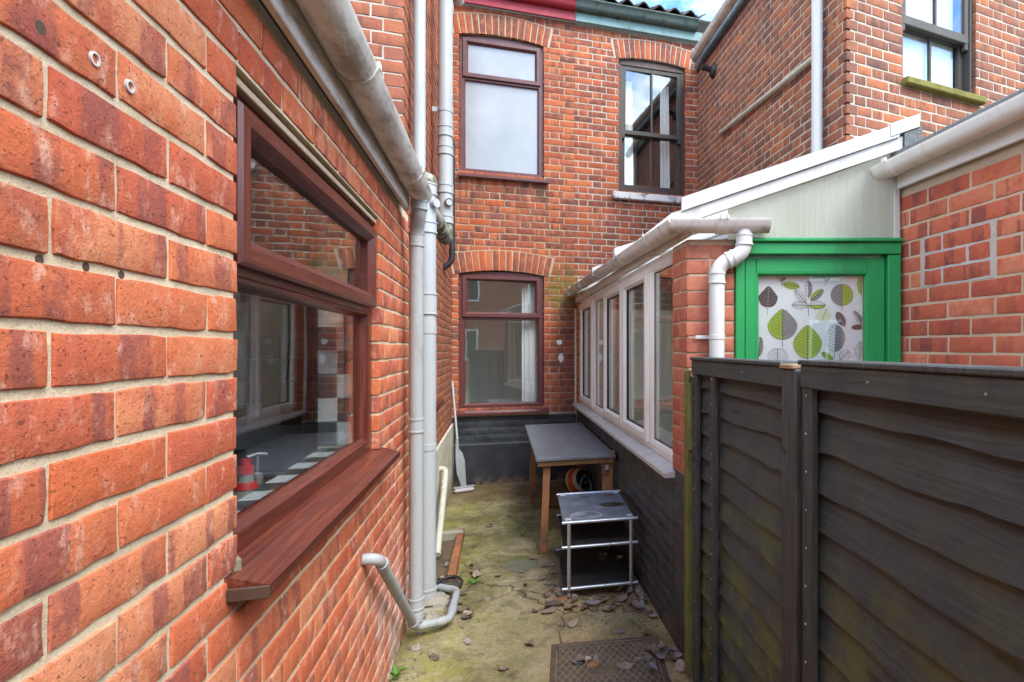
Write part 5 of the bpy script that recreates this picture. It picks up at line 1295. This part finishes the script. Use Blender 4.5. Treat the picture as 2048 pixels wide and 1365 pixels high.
# gully ring, cement lumps
gr = thing('gully_grate', 'dark plastic gully ring half buried beside the soil pipe foot', 'drain', (-.31, 3.6, 0))
MB().tube([(math.cos(a) * .075, math.sin(a) * .085, .03 + .012 * math.sin(a)) for a in [i * 2 * math.pi / 30 for i in range(31)]], .009, 8, False).build('rim', 'pipe_black', gr, 60)
for a in range(-2, 3): MB().tube([(-.07 + abs(a) * .012, a * .028, .028), (.07 - abs(a) * .012, a * .028, .028)], .004, 6).build('bar', 'pipe_black', gr)
def lump(name, label, x, y, z, sx, sy, sz, matn, cat, seed, group=None):
    rr = random.Random(seed); m = MB(); nu, nv = 14, 7; v = []
    for j in range(nv + 1):
        b = math.pi / 2 * j / nv
        for i in range(nu):
            a = 2 * math.pi * i / nu; q = 1 + rr.uniform(-.18, .18); v.append((math.cos(a) * math.cos(b) * sx * q, math.sin(a) * math.cos(b) * sy * q, math.sin(b) * sz * q - .004))
    f = [(j * nu + i, j * nu + (i + 1) % nu, (j + 1) * nu + (i + 1) % nu, (j + 1) * nu + i) for j in range(nv) for i in range(nu)] + [tuple(range(nu - 1, -1, -1))]
    o = m.add(v, f).build(name, matn, None, 50); o.location = (x, y, z); tag(o, label, cat, group); return o
lump('cement_collar', 'pale broken cement fillet round the foot of the soil pipe', -.40, 3.42, 0, .115, .11, .05, 'cement', 'cement', 3)
lump('cement_chunk', 'pale cement chunk between the two grey pipe feet', -.37, 3.2, 0, .05, .06, .05, 'cement', 'cement', 4)
lump('cement_chunk', 'small grey stone by the bend of the grey waste pipe', -.41, 2.92, 0, .03, .025, .025, 'cement', 'stone', 5)
for px, py, q in [(1043, 1130, .13)]:
    p = onZ(px, py); n = 26; m = MB(); v = [(math.cos(a) * q * R.uniform(.7, 1.12), math.sin(a) * q * R.uniform(.65, 1.05), .003) for a in [i * 2 * math.pi / n for i in range(n)]]
    v2 = [(a * 1.04, b * 1.04, -.003) for a, b, c in v]; m.add(v + v2, [tuple(range(n))] + [(i, (i + 1) % n, n + (i + 1) % n, n + i) for i in range(n)])
    o = m.build('concrete_repair', 'patch_grey', None); o.location = p; tag(o, 'round dark grey patch set in the green concrete', 'patch')

# ------------------------------------------------------------------ fallen leaves
def leaf_mesh(seed):
    rr = random.Random(seed); L, Wd = rr.uniform(.05, .085), rr.uniform(.034, .06); nl, nw = 6, 4; v = []; curl = rr.uniform(.1, 1.2); fold = rr.uniform(-.4, .9); tw = rr.uniform(-.6, .6); jag = rr.random() < .4
    for i in range(nl + 1):
        t = i / nl; prof = math.sin(math.pi * min(1, t * .93 + .05)) ** .62 * (1 - .25 * t)
        if jag and i % 2: prof *= .68
        for j in range(nw + 1):
            s_ = (j / nw - .5) * 2; x = (t - .5) * L; y = s_ * Wd / 2 * prof
            z = .006 + curl * .02 * (t - .5) ** 2 * 4 * (.5 + rr.random() * .2) + fold * .012 * abs(s_) * prof + tw * .012 * s_ * (t - .5) * 2 + rr.uniform(-.002, .002)
            v.append((x, y, z))
    k = nw + 1; f = [(i * k + j, i * k + j + 1, (i + 1) * k + j + 1, (i + 1) * k + j) for i in range(nl) for j in range(nw)]
    zmin = min(q[2] for q in v); v = [(a, b, c - zmin + .001) for a, b, c in v]
    b0 = len(v); c0 = v[2]
    v += [(c0[0], .0012, c0[2]), (c0[0], -.0012, c0[2]), (c0[0] - L * .45, -.0008 + .01 * tw, .003), (c0[0] - L * .45, .0008 + .01 * tw, .003)]; f.append((b0, b0 + 1, b0 + 2, b0 + 3))
    m = MB().add(v, f); o = m.build('fallen_leaf', 'leaf_dead', None, 80, recalc=False); me = o.data; bpy.data.objects.remove(o); return me
LM = [leaf_mesh(i) for i in range(14)]
LBL = {'trolley': 'curled brown dead leaf in the pile around the trolley castors', 'post': 'dead leaf in the heap by the mossy post', 'gully': 'dead leaf lying near the gully and grey pipes',
       'yard': 'single dead leaf scattered on the open mossy concrete', 'table': 'dead leaf lying by the front table leg', 'cover': 'wet dead leaf on or beside the manhole cover', 'wall': 'dead leaf at the foot of the black wall'}
placed = []
def leaves(box, n, grp, zlift=0.0, sc=(.6, 1.1)):
    for _ in range(n):
        p = onZ(R.uniform(box[0], box[2]), R.uniform(box[1], box[3]))
        if p.x > CX - .035: p.x = CX - .04
        if p.x < LX + .04: continue
        o = link('fallen_leaf', R.choice(LM), None, (p.x, p.y, .001 + R.uniform(0, zlift)), (R.uniform(-.25, .25), R.uniform(-.25, .25), R.uniform(0, 6.28)))
        s_ = R.uniform(*sc); o.scale = (s_, s_, s_ * R.uniform(.6, 1.3)); tag(o, LBL[grp], 'leaf', 'dead leaves ' + grp)
        # keep every leaf above the slab
        zm_ = min((o.rotation_euler.to_matrix() @ Vector((v.co.x * s_, v.co.y * s_, v.co.z * o.scale.z))).z for v in o.data.vertices)
        o.location.z = max(.0015, .0015 - zm_ + R.uniform(0, zlift))
leaves((1095, 1178, 1305, 1228), 52, 'trolley', .025); leaves((1085, 1100, 1135, 1205), 16, 'table', .015); leaves((1272, 1130, 1315, 1240), 16, 'wall', .03)
leaves((1295, 1295, 1372, 1350), 15, 'post', .025); leaves((895, 1135, 955, 1245), 14, 'gully', .02); leaves((880, 1085, 905, 1165), 6, 'gully', .03)
leaves((940, 1045, 1120, 1215), 12, 'yard'); leaves((930, 1215, 1330, 1295), 12, 'yard'); leaves((815, 1240, 900, 1290), 5, 'gully'); leaves((840, 1290, 1020, 1345), 3, 'yard'); leaves((1130, 1295, 1300, 1340), 8, 'cover')
# leaves on the trolley's lower shelf
for k in range(7):
    v = Matrix.Rotation(math.radians(-3), 4, 'Z') @ Vector((R.uniform(.02, .19), R.uniform(.05, .25), 0)) + Vector((.612, 3.545, .078))
    o = link('fallen_leaf', R.choice(LM), None, v, (R.uniform(-.3, .3), R.uniform(-.3, .3), R.uniform(0, 6))); tag(o, 'pale dead leaf lying on the bottom shelf of the trolley', 'leaf', 'dead leaves on the trolley')
o = link('fallen_leaf', LM[3], None, (.835, 4.0, .73), (.4, -.5, .3)); o.scale = (.9, .9, 1.2); tag(o, 'curled tan dead leaf perched on the table corner', 'leaf')
# fine litter
m = MB()
for k in range(300):
    zone = R.random()
    if zone < .45: p = onZ(R.uniform(1085, 1310), R.uniform(1150, 1260))
    elif zone < .6: p = onZ(R.uniform(880, 960), R.uniform(1120, 1260))
    elif zone < .7: p = Vector((R.uniform(-.46, -.38), R.uniform(2.2, 3.2), 0))
    elif zone < .8: p = Vector((R.uniform(.78, .855), R.uniform(2.4, 3.4), 0))
    else: p = Vector((R.uniform(-.4, .8), R.uniform(2.3, 6.1), 0))
    if p.x > CX - .02 or p.x < LX + .02: continue
    s_ = R.uniform(.003, .009); M_ = Matrix.Translation((p.x, p.y, .001 + s_ * .25)) @ Euler((R.uniform(-.3, .3), R.uniform(-.3, .3), R.uniform(0, 6))).to_matrix().to_4x4()
    m.box(-s_, s_, -s_ * R.uniform(.2, .7), s_ * .5, -.0012, .0012, 0, 0, M_)
tag(m.build('leaf_litter', 'debris'), 'fine crumbs of leaf and grit strewn over the concrete', 'litter', kind='stuff')
# ------------------------------------------------------------------ weeds
def weed(px, py, label, n, L, seed, fern=False):
    rr = random.Random(seed); p = onZ(px, py); t = thing('weed', label, 'plant', p)
    for i in range(n):
        a = 2 * math.pi * i / n + rr.uniform(-.3, .3); l = L * rr.uniform(.7, 1.15); w_ = l * rr.uniform(.16, .26); up_ = rr.uniform(.35, 1.1); m = MB(); v = []
        for k in range(5):
            q = k / 4; r_ = l * q; z = .004 + l * up_ * (q - .45 * q * q); ww = w_ * math.sin(math.pi * min(1, q * .85 + .12)); d = Vector((math.cos(a), math.sin(a), 0)); s_ = Vector((-d.y, d.x, 0))
            v += [tuple(d * r_ + s_ * ww / 2 + Vector((0, 0, z + ww * .2))), tuple(d * r_ + Vector((0, 0, z))), tuple(d * r_ - s_ * ww / 2 + Vector((0, 0, z + ww * .2)))]
        f = []
        for k in range(4): f += [(k * 3, k * 3 + 1, k * 3 + 4, k * 3 + 3), (k * 3 + 1, k * 3 + 2, k * 3 + 5, k * 3 + 4)]
        m.add(v, f).build('leaf', 'leaf_green', t, 60, recalc=False)
weed(948, 1168, 'small bright green rosette weed growing in the slab joint', 11, .06, 1); weed(1045, 1072, 'tiny star-shaped green weed on the dark concrete', 8, .05, 2)
weed(792, 1352, 'leafy green weed at the foot of the orange brick wall', 13, .06, 3); weed(782, 1362, 'second leafy weed hugging the orange brick wall', 9, .05, 4)
# cable coil by the upstairs window
cc = onY(913, 343, 6.24); t = thing('cable_coil', 'small coil of dark cable hanging beside the upstairs window sill', 'cable', cc)
MB().tube([(math.cos(a) * (.012 + .0035 * a / 6.28), -.004 * a / 6.28, math.sin(a) * (.012 + .0035 * a / 6.28)) for a in [i * .35 for i in range(60)]], .003, 6).build('coil', 'mop_grey', t, 60)
MB().tube([(.0, .01, .03), (-.03, .02, .2), (-.04, .03, .5)], .004, 6).build('lead', 'pipe_black', t, 60)

# ================================================================== behind the camera: the far side of the garden (seen only in the window glass)
brick_mat('brick_far', [(.22, .09, .06), (.17, .075, .055), (.26, .11, .07)], (.12, .06, .05), .5, (.3, .2, .15), .3, .4, .3)
fh = thing('terraced_house', 'plain brick house across the garden mirrored in the window glass', 'house', (0, -12, 0))
MB().box(-14, 16, -4, 0, 0, 5.6).build('wall', 'brick_far', fh)
for i in range(8):
    for zz0 in (1.0, 3.6):
        xw = -11.5 + i * 3.3; m = MB().ring(xw, xw + 1.1, zz0, zz0 + 1.4, [(0, -.02), (0, .05), (.09, .05), (.09, .0)], 0, 0); wn = m.build('window', 'upvc_white', fh)
        MB().box(xw + .5, xw + .56, .02, .045, zz0 + .08, zz0 + 1.32).build('glazing_bar', 'upvc_white', wn); MB().box(xw + .08, xw + 1.02, .004, .012, zz0 + .08, zz0 + 1.32).build('pane', 'room_dark', wn)
MB().sweep([(.3, 5.5), (-2, 7.4), (-4.3, 5.5)], (-14, 0, 0), (16, 0, 0), (0, 1, 0)).build('roof', 'clay_tile', fh)
